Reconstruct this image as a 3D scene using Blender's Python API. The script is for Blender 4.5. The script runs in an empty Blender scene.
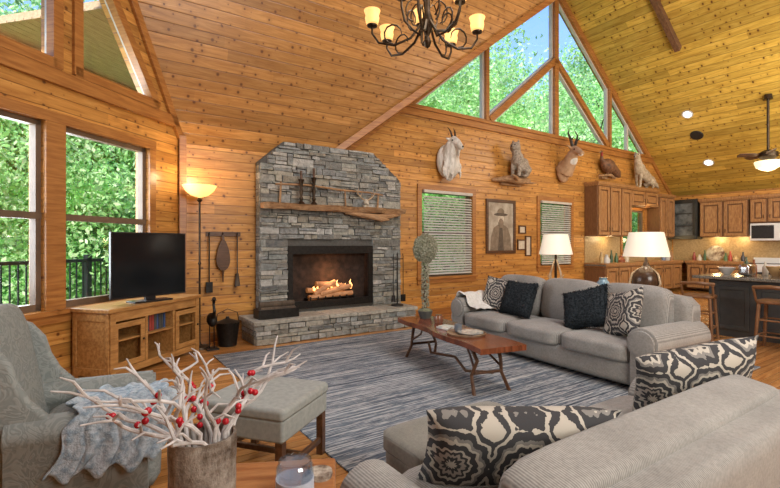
import bpy, bmesh, math, random
import numpy as np
from mathutils import Vector, Matrix
from mathutils.geometry import tessellate_polygon
R=random.Random(7)
sc=bpy.context.scene
coll=sc.collection
PI=math.pi
# ---------------- frames of the room ----------------
CN=(-3.12,6.68)
FN=math.atan2(.563,.826); FL=math.atan2(.9715,.237); FE=math.atan2(-.826,.563)
def N(t,d,z=0): return Vector((CN[0]+.826*t+.563*d, CN[1]+.563*t-.826*d, z))
def L(s,e,z=0): return Vector((CN[0]-.237*s+.9715*e, CN[1]-.9715*s-.237*e, z))
def MT(loc,rz=0): return Matrix.Translation(Vector(loc))@Matrix.Rotation(rz,4,'Z')
MN=MT(N(0,0),FN); ML=MT(N(0,0),FL); ME=MT(N(15.43,0),FE)
def RX(a): return Matrix.Rotation(a,3,'X')
def RY(a): return Matrix.Rotation(a,3,'Y')
def RZ(a): return Matrix.Rotation(a,3,'Z')
# ---------------- mesh builder ----------------
class B:
    def __init__(s): s.v=[];s.f=[];s.mi=[];s.cur=0
    def add(s,vs,fs):
        o=len(s.v); s.v+= [tuple(v) for v in vs]
        for f in fs: s.f.append([i+o for i in f]); s.mi.append(s.cur)
        return s
    def box(s,c,sz,rot=None,jit=0):
        c=Vector(c);vs=[]
        for z in(-.5,.5):
            for x,y in((-.5,-.5),(.5,-.5),(.5,.5),(-.5,.5)):
                p=Vector((x*sz[0],y*sz[1],z*sz[2]))
                if jit: p+=Vector((R.uniform(-jit,jit),R.uniform(-jit,jit),R.uniform(-jit,jit)))
                if rot: p=rot@p
                vs.append(c+p)
        return s.add(vs,[(0,3,2,1),(4,5,6,7),(0,1,5,4),(1,2,6,5),(2,3,7,6),(3,0,4,7)])
    def b2(s,x0,x1,y0,y1,z0,z1): return s.box(((x0+x1)/2,(y0+y1)/2,(z0+z1)/2),(abs(x1-x0),abs(y1-y0),abs(z1-z0)))
    def tube(s,pts,rs,n=8,closed=False):
        pts=[Vector(p) for p in pts]
        if not isinstance(rs,(list,tuple)): rs=[rs]*len(pts)
        t=(pts[1]-pts[0]).normalized()
        a=Vector((0,0,1)) if abs(t.z)<.9 else Vector((1,0,0))
        nrm=t.cross(a).normalized(); vs=[];m=len(pts)
        for i,p in enumerate(pts):
            if closed: t=(pts[(i+1)%m]-pts[i-1]).normalized()
            else: t=(pts[min(i+1,m-1)]-pts[max(i-1,0)]).normalized()
            nrm=(nrm-t*nrm.dot(t)).normalized(); bn=t.cross(nrm)
            for k in range(n):
                an=2*PI*k/n; vs.append(p+(nrm*math.cos(an)+bn*math.sin(an))*rs[i])
        fs=[]
        for i in range(m if closed else m-1):
            j=(i+1)%m
            for k in range(n):
                k2=(k+1)%n; fs.append((i*n+k,i*n+k2,j*n+k2,j*n+k))
        if not closed: fs+= [tuple(range(n-1,-1,-1)),tuple((m-1)*n+k for k in range(n))]
        return s.add(vs,fs)
    def cyl(s,p1,p2,r1,r2=None,n=16): return s.tube([p1,p2],[r1,r1 if r2 is None else r2],n)
    def lathe(s,prof,c=(0,0,0),n=24,rot=None):
        vs=[];c=Vector(c)
        for r,z in prof:
            for k in range(n):
                a=2*PI*k/n; p=Vector((r*math.cos(a),r*math.sin(a),z))
                vs.append(c+(rot@p if rot else p))
        fs=[]
        for i in range(len(prof)-1):
            for k in range(n):
                k2=(k+1)%n; fs.append((i*n+k,i*n+k2,(i+1)*n+k2,(i+1)*n+k))
        if prof[0][0]>1e-4: fs.append(tuple(range(n-1,-1,-1)))
        if prof[-1][0]>1e-4: fs.append(tuple((len(prof)-1)*n+k for k in range(n)))
        return s.add(vs,fs)
    def shell(s,prof,c=(0,0,0),n=28,th=.006):
        o=list(prof); i=[(max(r-th,.0005),z) for r,z in reversed(prof)]
        vs=[];c=Vector(c);P=o+i
        for r,z in P:
            for k in range(n):
                a=2*PI*k/n; vs.append(c+Vector((r*math.cos(a),r*math.sin(a),z)))
        fs=[];m=len(P)
        for i in range(m):
            j=(i+1)%m
            for k in range(n):
                k2=(k+1)%n; fs.append((i*n+k,i*n+k2,j*n+k2,j*n+k))
        return s.add(vs,fs)
    def ell(s,c,r,rot=None,n=16,m=10):
        if not isinstance(r,(tuple,list)): r=(r,r,r)
        c=Vector(c);vs=[]
        for i in range(m+1):
            th=PI*i/m
            for k in range(n):
                a=2*PI*k/n
                p=Vector((r[0]*math.sin(th)*math.cos(a),r[1]*math.sin(th)*math.sin(a),r[2]*math.cos(th)))
                vs.append(c+(rot@p if rot else p))
        fs=[]
        for i in range(m):
            for k in range(n):
                k2=(k+1)%n; fs.append((i*n+k,(i+1)*n+k,(i+1)*n+k2,i*n+k2))
        return s.add(vs,fs)
    def puff(s,c,sz,e=5,k=9,rot=None,crown=(0,0,0)):
        c=Vector(c); vmap={};vs=[];fs=[]
        def key(p): return tuple(round(q,4) for q in p)
        def gv(p):
            kk=key(p)
            if kk in vmap: return vmap[kk]
            n=(abs(p[0])**e+abs(p[1])**e+abs(p[2])**e)**(1/e)
            q=[p[i]/n for i in range(3)]
            r=[1-q[i]*q[i] for i in range(3)]
            o=[q[0]*(1+crown[0]*r[1]*r[2]),q[1]*(1+crown[1]*r[0]*r[2]),q[2]*(1+crown[2]*r[0]*r[1])]
            P=Vector((o[0]*sz[0]/2,o[1]*sz[1]/2,o[2]*sz[2]/2))
            vs.append(c+(rot@P if rot else P)); vmap[kk]=len(vs)-1; return vmap[kk]
        g=[math.tan((-1+2*i/k)*PI/4*.98)/math.tan(PI/4*.98) for i in range(k+1)]
        for ax in range(3):
            for sg in(-1,1):
                for i in range(k):
                    for j in range(k):
                        q=[]
                        for a,b in((i,j),(i+1,j),(i+1,j+1),(i,j+1)):
                            p=[0,0,0];p[ax]=sg;p[(ax+1)%3]=g[a];p[(ax+2)%3]=g[b]; q.append(gv(p))
                        fs.append(q)
        return s.add(vs,fs)
    def prism(s,outer,holes,h0,h1,mp=lambda a,b,h:(a,h,b)):
        loops=[outer]+holes; flat=[p for l in loops for p in l]
        tr=tessellate_polygon([[Vector((p[0],p[1],0)) for p in l] for l in loops])
        n=len(flat); vs=[mp(p[0],p[1],h0) for p in flat]+[mp(p[0],p[1],h1) for p in flat]
        fs=[tuple(t) for t in tr]+[tuple(i+n for i in reversed(t)) for t in tr]
        o=0
        for l in loops:
            m=len(l)
            for i in range(m):
                j=(i+1)%m; fs.append((o+i,o+j,o+j+n,o+i+n))
            o+=m
        return s.add(vs,fs)
    def bar(s,p,q,w,y0,y1,ext=0):
        p=Vector((p[0],0,p[1]));q=Vector((q[0],0,q[1]));d=q-p;l=d.length
        a=math.atan2(d.z,d.x); c=(p+q)/2
        return s.box((c.x,(y0+y1)/2,c.z),(l+ext,abs(y1-y0),w),RY(-a))
def mk(b,name,mats,parent=None,M=None,smooth=40,bevel=0,seg=2,sub=0,label=None,remesh=0,sm=4,kind=None):
    me=bpy.data.meshes.new(name); me.from_pydata(b.v,[],b.f)
    if not isinstance(mats,(list,tuple)): mats=[mats]
    for m in mats: me.materials.append(m)
    if len(mats)>1: me.polygons.foreach_set('material_index',b.mi)
    bm=bmesh.new(); bm.from_mesh(me); bmesh.ops.recalc_face_normals(bm,faces=bm.faces); bm.to_mesh(me); bm.free()
    if smooth:
        me.polygons.foreach_set('use_smooth',[True]*len(me.polygons))
        if smooth<180 and not bevel:
            try: me.set_sharp_from_angle(angle=math.radians(smooth))
            except Exception: pass
    ob=bpy.data.objects.new(name,me); coll.objects.link(ob)
    if bevel:
        m=ob.modifiers.new('bev','BEVEL'); m.width=bevel; m.segments=seg; m.limit_method='ANGLE'; m.angle_limit=math.radians(40); m.harden_normals=True
    if remesh:
        m=ob.modifiers.new('rm','REMESH'); m.mode='VOXEL'; m.voxel_size=remesh; m.use_smooth_shade=True
        m=ob.modifiers.new('sm','SMOOTH'); m.iterations=sm; m.factor=.6
    if sub:
        m=ob.modifiers.new('sub','SUBSURF'); m.levels=sub; m.render_levels=sub
    if parent: ob.parent=parent
    if M is not None: ob.matrix_basis=M
    if label: ob['label']=label
    if kind: ob['kind']=kind
    return ob
def tag(ob,label,cat,group=None):
    ob['label']=label; ob['category']=cat
    if group: ob['group']=group
    return ob
def thing(name,label,cat,loc,rz=0,group=None):
    e=bpy.data.objects.new(name,None); e.empty_display_size=.1; coll.objects.link(e)
    e.matrix_basis=MT(loc,rz); return tag(e,label,cat,group)
def dup(root,M,label=None):
    def cp(o,par):
        n=o.copy(); coll.objects.link(n)
        if par: n.parent=par; n.matrix_parent_inverse=Matrix()
        for c in o.children: cp(c,n)
        return n
    n=cp(root,None); n.matrix_basis=M
    if label: n['label']=label
    return n
def dupart(o,M):
    n=o.copy(); coll.objects.link(n); n.parent=o.parent; n.matrix_basis=M; return n
# ---------------- materials ----------------
def nodes(name):
    m=bpy.data.materials.new(name); m.use_nodes=True; nt=m.node_tree
    return m,nt,nt.nodes['Principled BSDF'],nt.nodes['Material Output']
def C(c): return (c[0],c[1],c[2],1)
def ramp(nt,fac,stops,interp='LINEAR'):
    r=nt.nodes.new('ShaderNodeValToRGB'); r.color_ramp.interpolation=interp
    el=r.color_ramp.elements
    while len(el)<len(stops): el.new(.5)
    for e,(p,c) in zip(el,stops): e.position=p; e.color=C(c) if hasattr(c,'__len__') else (c,c,c,1)
    nt.links.new(fac,r.inputs[0]); return r.outputs[0]
def math_(nt,op,a,b=None,c=None):
    n=nt.nodes.new('ShaderNodeMath'); n.operation=op
    for i,x in enumerate((a,b,c)):
        if x is None: continue
        if isinstance(x,(int,float)): n.inputs[i].default_value=x
        else: nt.links.new(x,n.inputs[i])
    return n.outputs[0]
def mix(nt,f,a,b,bt='MIX'):
    n=nt.nodes.new('ShaderNodeMix'); n.data_type='RGBA'; n.blend_type=bt
    for i,x in((0,f),(6,a),(7,b)):
        if isinstance(x,(int,float)): n.inputs[i].default_value=x
        elif isinstance(x,tuple): n.inputs[i].default_value=C(x)
        else: nt.links.new(x,n.inputs[i])
    return n.outputs[2]
def objc(nt,scale=(1,1,1)):
    t=nt.nodes.new('ShaderNodeTexCoord'); mp=nt.nodes.new('ShaderNodeMapping'); mp.inputs['Scale'].default_value=scale
    nt.links.new(t.outputs['Object'],mp.inputs[0]); return mp.outputs[0]
def noise(nt,vec,scale,detail=4,rough=.6,dist=0):
    n=nt.nodes.new('ShaderNodeTexNoise'); n.inputs['Scale'].default_value=scale; n.inputs['Detail'].default_value=detail
    n.inputs['Roughness'].default_value=rough; n.inputs['Distortion'].default_value=dist
    nt.links.new(vec,n.inputs['Vector']); return n.outputs['Fac']
def bump(nt,bs,h,st=.3,dist=.01):
    b=nt.nodes.new('ShaderNodeBump'); b.inputs['Strength'].default_value=st; b.inputs['Distance'].default_value=dist
    nt.links.new(h,b.inputs['Height']); nt.links.new(b.outputs[0],bs.inputs['Normal'])
def M_(name,c1,c2=None,scale=8,rough=.6,metal=0,bst=.2,bd=.005,stretch=(1,1,1),emi=None,es=0,detail=4,lo=.35,hi=.65,spec=None):
    m,nt,bs,out=nodes(name)
    bs.inputs['Roughness'].default_value=rough; bs.inputs['Metallic'].default_value=metal
    if spec is not None: bs.inputs['Specular IOR Level'].default_value=spec
    if c2 is None: c2=tuple(x*.8 for x in c1)
    f=noise(nt,objc(nt,stretch),scale,detail)
    nt.links.new(ramp(nt,f,[(lo,c1),(hi,c2)]),bs.inputs['Base Color'])
    if bst: bump(nt,bs,f,bst,bd)
    if emi: bs.inputs['Emission Color'].default_value=C(emi); bs.inputs['Emission Strength'].default_value=es
    return m
def planks(name,light,mid,dark,w=.14,across='Z',along='X',rough=.34,knots=True,groove=.055,kd=(.12,.042,.012)):
    m,nt,bs,out=nodes(name); bs.inputs['Roughness'].default_value=rough
    v=objc(nt); sp=nt.nodes.new('ShaderNodeSeparateXYZ'); nt.links.new(v,sp.inputs[0])
    al=sp.outputs[along]; ac=sp.outputs[across]
    u=math_(nt,'DIVIDE',ac,w); idn=math_(nt,'FLOOR',u); fr=math_(nt,'FRACT',u)
    wn=nt.nodes.new('ShaderNodeTexWhiteNoise'); wn.noise_dimensions='1D'; nt.links.new(idn,wn.inputs['W'])
    al2=math_(nt,'ADD',al,math_(nt,'MULTIPLY',wn.outputs['Value'],37))
    seg=math_(nt,'FLOOR',math_(nt,'DIVIDE',al2,2.6)); wn2=nt.nodes.new('ShaderNodeTexWhiteNoise'); wn2.noise_dimensions='2D'
    cs_=nt.nodes.new('ShaderNodeCombineXYZ'); nt.links.new(seg,cs_.inputs[0]); nt.links.new(idn,cs_.inputs[1]); nt.links.new(cs_.outputs[0],wn2.inputs['Vector'])
    cb=nt.nodes.new('ShaderNodeCombineXYZ'); nt.links.new(math_(nt,'MULTIPLY',al2,1.1),cb.inputs[0]); nt.links.new(math_(nt,'MULTIPLY',ac,14),cb.inputs[1])
    g=noise(nt,cb.outputs[0],1.6,6,.65,.8)
    col=ramp(nt,g,[(.25,dark),(.5,mid),(.72,light)])
    tone=ramp(nt,wn2.outputs['Value'],[(0,.72),(.5,.97),(1,1.18)])
    col=mix(nt,1.0,col,tone,'MULTIPLY')
    if knots:
        c2=nt.nodes.new('ShaderNodeCombineXYZ'); nt.links.new(al2,c2.inputs[0]); nt.links.new(ac,c2.inputs[1])
        vo=nt.nodes.new('ShaderNodeTexVoronoi'); vo.voronoi_dimensions='2D'; vo.inputs['Scale'].default_value=5.6
        nt.links.new(c2.outputs[0],vo.inputs['Vector'])
        sp2=nt.nodes.new('ShaderNodeSeparateXYZ'); nt.links.new(vo.outputs['Color'],sp2.inputs[0])
        dd=math_(nt,'DIVIDE',vo.outputs['Distance'],math_(nt,'ADD',math_(nt,'MULTIPLY',sp2.outputs[0],1.05),.12))
        kf=ramp(nt,dd,[(.05,1.0),(.09,.65),(.14,0)])
        halo=ramp(nt,dd,[(.08,.4),(.45,0)])
        col=mix(nt,halo,col,dark); col=mix(nt,kf,col,kd)
    gm=ramp(nt,fr,[(0,1.0),(groove,0),(1-groove,0),(1,1.0)])
    gm2=math_(nt,'MULTIPLY',gm,.78)
    col=mix(nt,gm2,col,tuple(x*.28 for x in dark))
    nt.links.new(col,bs.inputs['Base Color'])
    bump(nt,bs,math_(nt,'SUBTRACT',1.0,gm),.4,.01)
    return m
def glow(name,c,s,base=(.8,.7,.5)):
    m,nt,bs,out=nodes(name); bs.inputs['Base Color'].default_value=C(base)
    bs.inputs['Emission Strength'].default_value=s
    f=noise(nt,objc(nt),6); nt.links.new(ramp(nt,f,[(.3,c),(.7,tuple(x*.85 for x in c))]),bs.inputs['Emission Color']); return m
pine=planks('pine_wall',(.68,.36,.10),(.52,.245,.056),(.33,.125,.025))
pineC=planks('pine_ceiling',(.60,.325,.11),(.46,.225,.063),(.29,.12,.03),w=.15)
pineR=planks('pine_ceiling_golden',(.74,.52,.12),(.59,.385,.07),(.38,.215,.033),w=.12,across='Z',along='Y')
pineU=planks('pine_ceiling_flat',(.60,.32,.10),(.47,.23,.06),(.33,.13,.03),w=.15,across='Y')
floorM=planks('oak_floor',(.58,.31,.11),(.45,.205,.06),(.30,.12,.032),w=.09,across='Y',along='X',rough=.22,knots=False,groove=.04)
trimM=M_('pine_trim',(.45,.20,.052),(.28,.105,.025),2.5,.35,stretch=(1,1,12),bst=.05)
trimD=M_('dark_beam',(.20,.10,.05),(.11,.05,.025),3,.5,stretch=(1,6,6),bst=.05)
sashM=M_('sash_brown',(.17,.115,.075),(.12,.08,.05),5,.5,bst=.02)
sashW=M_('sash_white',(.60,.57,.50),(.5,.47,.42),5,.5,bst=.02)
def glassmat(name,gl=.06,tint=(1,1,1)):
    m=bpy.data.materials.new(name); m.use_nodes=True; nt=m.node_tree; nt.nodes.remove(nt.nodes['Principled BSDF'])
    t=nt.nodes.new('ShaderNodeBsdfTransparent'); t.inputs[0].default_value=C(tint); g=nt.nodes.new('ShaderNodeBsdfGlossy'); g.inputs['Roughness'].default_value=.03
    mx=nt.nodes.new('ShaderNodeMixShader'); mx.inputs[0].default_value=gl
    nt.links.new(t.outputs[0],mx.inputs[1]); nt.links.new(g.outputs[0],mx.inputs[2]); nt.links.new(mx.outputs[0],nt.nodes['Material Output'].inputs[0]); return m
glassM=glassmat('window_glass',.04); jarM=glassmat('jar_glass',.25,(.85,.9,.95))
def stonemat(name,cols):
    m,nt,bs,out=nodes(name); bs.inputs['Roughness'].default_value=.8
    g=nt.nodes.new('ShaderNodeNewGeometry'); f=noise(nt,objc(nt),14,8,.7); f3=noise(nt,objc(nt),3.5,4,.6)
    c=ramp(nt,g.outputs['Random Per Island'],[(i/(len(cols)-1),q) for i,q in enumerate(cols)])
    c=mix(nt,1.0,c,ramp(nt,f,[(.3,.5),(.7,1.35)]),'MULTIPLY'); c=mix(nt,ramp(nt,f3,[(.55,0.0),(.75,.3)]),c,(.27,.22,.14))
    nt.links.new(c,bs.inputs['Base Color'])
    bump(nt,bs,f,1.0,.03); return m
stoneM=stonemat('ledge_stone',[(.18,.185,.17),(.36,.36,.32),(.25,.275,.26),(.45,.43,.35),(.14,.15,.15),(.33,.30,.23),(.50,.50,.47),(.22,.24,.23),(.30,.32,.32),(.17,.165,.14)])
slabM=stonemat('hearth_slab',[(.44,.41,.34),(.37,.36,.31),(.48,.46,.39)])
mortarM=M_('mortar',(.11,.108,.10),(.08,.078,.07),20,.9)
blackM=M_('black_iron',(.015,.014,.013),(.03,.028,.025),20,.45,metal=.6)
blackP=M_('black_plastic',(.012,.012,.014),(.02,.02,.022),20,.3)
bronzeM=M_('oiled_bronze',(.07,.045,.025),(.03,.02,.012),15,.4,metal=.7)
logM=M_('weathered_log',(.46,.28,.14),(.24,.13,.06),6,.7,stretch=(1,5,5),bst=.5,bd=.02)
barkM=M_('bark',(.12,.09,.06),(.05,.035,.025),12,.9,stretch=(1,1,.3),bst=.8,bd=.02)
antlerM=M_('antler',(.55,.42,.27),(.30,.20,.11),10,.5)
darkwood=M_('dark_wood',(.12,.055,.025),(.06,.025,.01),4,.35,stretch=(1,8,8))
cabM=M_('cabinet_alder',(.43,.23,.09),(.26,.12,.045),6,.32,stretch=(5,5,1.2),bst=.03)
cabD=M_('cabinet_case_shaded',(.21,.10,.04),(.14,.062,.025),6,.4,stretch=(5,5,1.2),bst=.03)  # alder colour darkened so door gaps and panel recesses look shaded
consM=M_('console_pine',(.50,.27,.09),(.30,.14,.04),5,.35,stretch=(1,6,6),bst=.05)
sideM=M_('side_table_cherry',(.42,.19,.07),(.25,.09,.03),5,.3,stretch=(1,7,7),bst=.05)
redwood=M_('red_cedar_slab',(.22,.065,.03),(.085,.025,.013),5,.18,stretch=(1,6,1),bst=.05)
granite=M_('granite',(.25,.22,.17),(.06,.055,.05),60,.15,bst=0,detail=8)
def fabric(name,c1,c2,freq=90,axis='X',st=.3):
    m,nt,bs,out=nodes(name); bs.inputs['Roughness'].default_value=.9; bs.inputs['Specular IOR Level'].default_value=.15
    bs.inputs['Sheen Weight'].default_value=.15
    v=objc(nt); w=nt.nodes.new('ShaderNodeTexWave'); w.bands_direction=axis; w.inputs['Scale'].default_value=freq; w.inputs['Distortion'].default_value=.6
    w.inputs['Detail'].default_value=2
    nt.links.new(v,w.inputs[0]); f=noise(nt,v,60,3); f2=noise(nt,v,3,2)
    a=math_(nt,'ADD',math_(nt,'MULTIPLY',w.outputs['Fac'],.45),math_(nt,'MULTIPLY',f,.65))
    c=ramp(nt,a,[(.2,c2),(.8,c1)]); c=mix(nt,1.0,c,ramp(nt,f2,[(.3,.85),(.7,1.1)]),'MULTIPLY')
    nt.links.new(c,bs.inputs['Base Color']); bump(nt,bs,a,st,.004); return m
sofaM=fabric('sofa_chenille',(.345,.335,.31),(.155,.15,.14),30,st=.22)
ottM=M_('ottoman_linen',(.31,.325,.30),(.25,.265,.25),30,.9,bst=.2,bd=.004)
greyF=fabric('olive_grey_velvet',(.25,.24,.205),(.15,.148,.125),60)
def suzani(name):
    m,nt,bs,out=nodes(name); bs.inputs['Roughness'].default_value=.95
    v=objc(nt); sp=nt.nodes.new('ShaderNodeSeparateXYZ'); nt.links.new(v,sp.inputs[0])
    nz=noise(nt,v,16,3)
    def tri(x,k,o): return math_(nt,'ABSOLUTE',math_(nt,'SUBTRACT',math_(nt,'FRACT',math_(nt,'ADD',math_(nt,'MULTIPLY',x,k),o)),.5))
    a=tri(sp.outputs['X'],3.3,.5); b=tri(sp.outputs['Z'],2.9,.5)
    r=math_(nt,'SQRT',math_(nt,'ADD',math_(nt,'MULTIPLY',a,a),math_(nt,'MULTIPLY',b,b)))
    an=math_(nt,'ARCTAN2',a,b)
    pet=math_(nt,'MULTIPLY',math_(nt,'SINE',math_(nt,'MULTIPLY',an,12)),.02)
    rr=math_(nt,'ADD',math_(nt,'ADD',r,pet),math_(nt,'MULTIPLY',math_(nt,'SUBTRACT',nz,.5),.14))
    cr=(.44,.405,.345); bk=(.04,.04,.043); gy=(.20,.19,.175); tn=(.33,.29,.25)
    c=ramp(nt,rr,[(0,cr),(.05,bk),(.11,tn),(.17,bk),(.22,cr),(.26,bk),(.34,cr),(.38,gy),(.42,bk),(.50,cr),(.54,bk),(.60,cr)],'CONSTANT')
    nt.links.new(c,bs.inputs['Base Color']); bump(nt,bs,noise(nt,v,150,2),.3,.003); return m
suzM=suzani('suzani_print')
furM=M_('black_shag',(.012,.015,.018),(.04,.05,.058),45,1.0,bst=1.0,bd=.03,spec=.1)
whiteF=M_('cream_throw',(.75,.74,.70),(.6,.59,.54),25,1.0,bst=.8,bd=.02)
def damask(name,c1,c2,sc_=9,k=38):
    m,nt,bs,out=nodes(name); bs.inputs['Roughness'].default_value=.85
    v=objc(nt); n1=noise(nt,v,sc_,2,.4,2.5); w=math_(nt,'SINE',math_(nt,'MULTIPLY',n1,k))
    c=ramp(nt,math_(nt,'MULTIPLY_ADD',w,.5,.5),[(.3,c1),(.65,c2)]); nt.links.new(c,bs.inputs['Base Color'])
    bump(nt,bs,w,.2,.003); return m
damM=damask('grey_blue_upholstery',(.205,.23,.222),(.26,.285,.272),9,26)
throwM=M_('soft_blue_throw',(.46,.54,.60),(.22,.30,.37),26,1.0,bst=.9,bd=.02,lo=.40,hi=.62,detail=6)
def rugmat():
    m,nt,bs,out=nodes('striped_rug'); bs.inputs['Roughness'].default_value=1.0; bs.inputs['Specular IOR Level'].default_value=.05
    v=objc(nt); sp=nt.nodes.new('ShaderNodeSeparateXYZ'); nt.links.new(v,sp.inputs[0])
    cb=nt.nodes.new('ShaderNodeCombineXYZ'); nt.links.new(math_(nt,'MULTIPLY',sp.outputs['X'],.22),cb.inputs[0]); nt.links.new(math_(nt,'MULTIPLY',sp.outputs['Y'],12),cb.inputs[1])
    f=noise(nt,cb.outputs[0],1.0,3,.6)
    cb2=nt.nodes.new('ShaderNodeCombineXYZ'); nt.links.new(math_(nt,'MULTIPLY',sp.outputs['X'],6),cb2.inputs[0]); nt.links.new(math_(nt,'MULTIPLY',sp.outputs['Y'],60),cb2.inputs[1])
    f2=noise(nt,cb2.outputs[0],1.0,3,.6)
    a=math_(nt,'ADD',math_(nt,'MULTIPLY',f,.78),math_(nt,'MULTIPLY',f2,.22))
    c=ramp(nt,a,[(.34,(.035,.045,.06)),(.42,(.12,.145,.175)),(.47,(.42,.43,.43)),(.50,(.07,.09,.12)),(.55,(.18,.21,.24)),(.60,(.54,.54,.52)),(.64,(.05,.065,.09))])
    nt.links.new(c,bs.inputs['Base Color']); bump(nt,bs,f2,.6,.01); return m
rugM=rugmat()
def leafmat(name,c1,c2,c3,lo=.75):
    m=bpy.data.materials.new(name); m.use_nodes=True; nt=m.node_tree; nt.nodes.remove(nt.nodes['Principled BSDF'])
    g=nt.nodes.new('ShaderNodeNewGeometry')
    c=ramp(nt,g.outputs['Random Per Island'],[(0,c1),(.5,c2),(1,c3)])
    c=mix(nt,1.0,c,ramp(nt,noise(nt,objc(nt),.9,3),[(.35,lo),(.65,1.3)]),'MULTIPLY')
    d=nt.nodes.new('ShaderNodeBsdfDiffuse'); t=nt.nodes.new('ShaderNodeBsdfTranslucent'); mx=nt.nodes.new('ShaderNodeMixShader'); mx.inputs[0].default_value=.5
    nt.links.new(c,d.inputs[0]); nt.links.new(c,t.inputs[0]); nt.links.new(d.outputs[0],mx.inputs[1]); nt.links.new(t.outputs[0],mx.inputs[2])
    nt.links.new(mx.outputs[0],nt.nodes['Material Output'].inputs[0]); return m
leafM=leafmat('green_leaves',(.26,.55,.18),(.52,.83,.36),(.84,.97,.64),.62)
shadeM=glow('linen_shade_lit',(1.0,.86,.64),.45,(.75,.70,.60))
amberM=glow('amber_glass_lit',(1.0,.55,.14),1.6)
creamG=glow('alabaster_lit',(1.0,.80,.50),1.3)
amberG=glow('amber_cup_lit',(1.0,.56,.18),1.35,(.6,.35,.12))
lightM=glow('downlight_lit',(1.0,.95,.85),6)
# ---------------- room shell ----------------
G0=2.42; AP=9.0; ZE=3.12; ZA=8.25; TE=15.43; SL=(ZA-ZE)/(TE-AP)
def zr(t): return ZA-SL*abs(t-AP)
KS=2.65
ZG=zr(G0)
b=B()
HW=4.74
gw=[(9-HW,4.30),(9+HW,4.30),(9.0,4.30+HW*SL)]
w3=[(4.55,.82),(5.98,.82),(5.98,2.62),(4.55,2.62)]
w4=[(8.35,.95),(9.65,.95),(9.65,2.6),(8.35,2.6)]
w5=[(12.25,1.25),(13.55,1.25),(13.55,2.55),(12.25,2.55)]
b.prism([(-.1,0),(TE+.1,0),(TE+.1,ZE),(AP,ZA+.02),(G0,ZG),(-.1,ZG)],[gw,w3,w4,w5],0,.2)
mk(b,'wall_north',pine,M=MN,smooth=0,kind='structure')
b=B()
WL1=(-3.25,-2.05,.80,2.79); WL2=(-1.83,-.62,.80,2.79)
def rect(w): return [(w[0],w[2]),(w[1],w[2]),(w[1],w[3]),(w[0],w[3])]
XL=-(8.27-ZE)/(KS*.669)
tri1=[(-1.68,3.42),(-.48,3.42),(-1.68,5.25)]
tri2=[(-3.1,3.42),(-1.92,3.42),(-1.92,5.55),(-3.1,7.2)]
b.prism([(-9,0),(.1,0),(.1,ZE),(0,ZE),(XL,8.27),(-9,8.27)],[rect(WL1),rect(WL2),tri1,tri2],0,.2)
mk(b,'wall_west',pine,M=ML,smooth=0,kind='structure')
b=B(); b.b2(-.1,11,0,.2,0,ZE+.05); mk(b,'wall_east',pine,M=ME,smooth=0,kind='structure')
b=B(); b.b2(-6.9,TE,-11.2,-11,0,8.3); mk(b,'wall_south',pine,M=MN,smooth=0,kind='structure')
b=B(); b.b2(-6.9,-6.7,-11.2,-5.9,0,8.3); mk(b,'wall_southwest',pine,M=MN,smooth=0,kind='structure')
b=B(); b.b2(-7.2,16,-11.5,.2,-.2,0); mk(b,'floor',floorM,M=MN,smooth=0,kind='structure')
def ceil(name,pts,mat):
    b=B(); n=len(pts); vs=[(t,-d,z) for t,d,z in pts]+[(t,-d,z+.15) for t,d,z in pts]
    fs=[tuple(range(n)),tuple(range(2*n-1,n-1,-1))]+[(i,(i+1)%n,(i+1)%n+n,i+n) for i in range(n)]
    b.add(vs,fs); return mk(b,name,mat,M=MN,smooth=0,kind='structure')
dv=(ZA-ZG)/KS
ceil('ceiling',[(-.12,-.02,ZG),(G0,-.02,ZG),(AP,dv,ZA),(-1.11*dv-.15,dv,ZA)],pineC)
ceil('ceiling.001',[(AP,-.05,ZA),(TE+.2,-.05,zr(TE+.2)),(TE+.2,11.2,zr(TE+.2)),(AP,11.2,ZA)],pineR)
ceil('ceiling.002',[(G0,-.03,ZG),(AP,-.03,ZA),(AP,dv,ZA)],pineC)
ceil('ceiling.003',[(-1.11*dv-.15,dv,ZA),(AP,dv,ZA),(AP,11.3,ZA),(-8,11.3,ZA),(-8,7,ZA)],pineU)
def trim(i,pts,M,mat,**k):
    return mk(pts,'trim_%d'%i,mat,M=M,smooth=0,bevel=.006,kind='structure')
b=B(); p0=Vector((G0-.1,-.02,ZG-.06)); p1=Vector((AP,-dv,ZA-.02))
d=(p1-p0)
xa=d.normalized(); up=Vector((0,0,1)); ya=up.cross(xa).normalized(); za=xa.cross(ya)
rm=Matrix((xa,ya,za)).transposed()
b.box((p0+p1)/2+Vector((0,-.01,.03)),(d.length,.12,.12),rm); trim(1,b,MN,trimM)
b=B(); b.bar((AP,ZA-.08),(TE,ZE-.06),.14,-.05,0); b.bar((AP,ZA-.08),(G0,ZG-.08),.14,-.05,0); trim(2,b,MN,trimM)
b=B(); b.b2(3.9,14.1,-.06,0,4.10,4.24); b.b2(3.9,14.1,-.09,0,4.24,4.285); trim(3,b,MN,trimM)
b=B(); b.bar((0,ZE-.05),(XL,8.2),.14,-.05,0); trim(4,b,ML,trimM)
b=B(); b.b2(-9,-.0,-.05,0,3.2,3.36); trim(5,b,ML,trimM)
b=B(); b.b2(-.05,.05,-.05,.05,0,3.1); trim(6,b,MT(N(.03,.03),FN),trimM)
b=B(); q0=Vector((AP,-1.95,ZA-.10)); q1=Vector((11.2,-2.0,zr(11.2)-.10)); d=q1-q0
xa=d.normalized(); ya=Vector((0,0,1)).cross(xa).normalized(); rm=Matrix((xa,ya,xa.cross(ya))).transposed()
b.box((q0+q1)/2,(d.length,.13,.16),rm); trim(7,b,MN,trimD)
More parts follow.
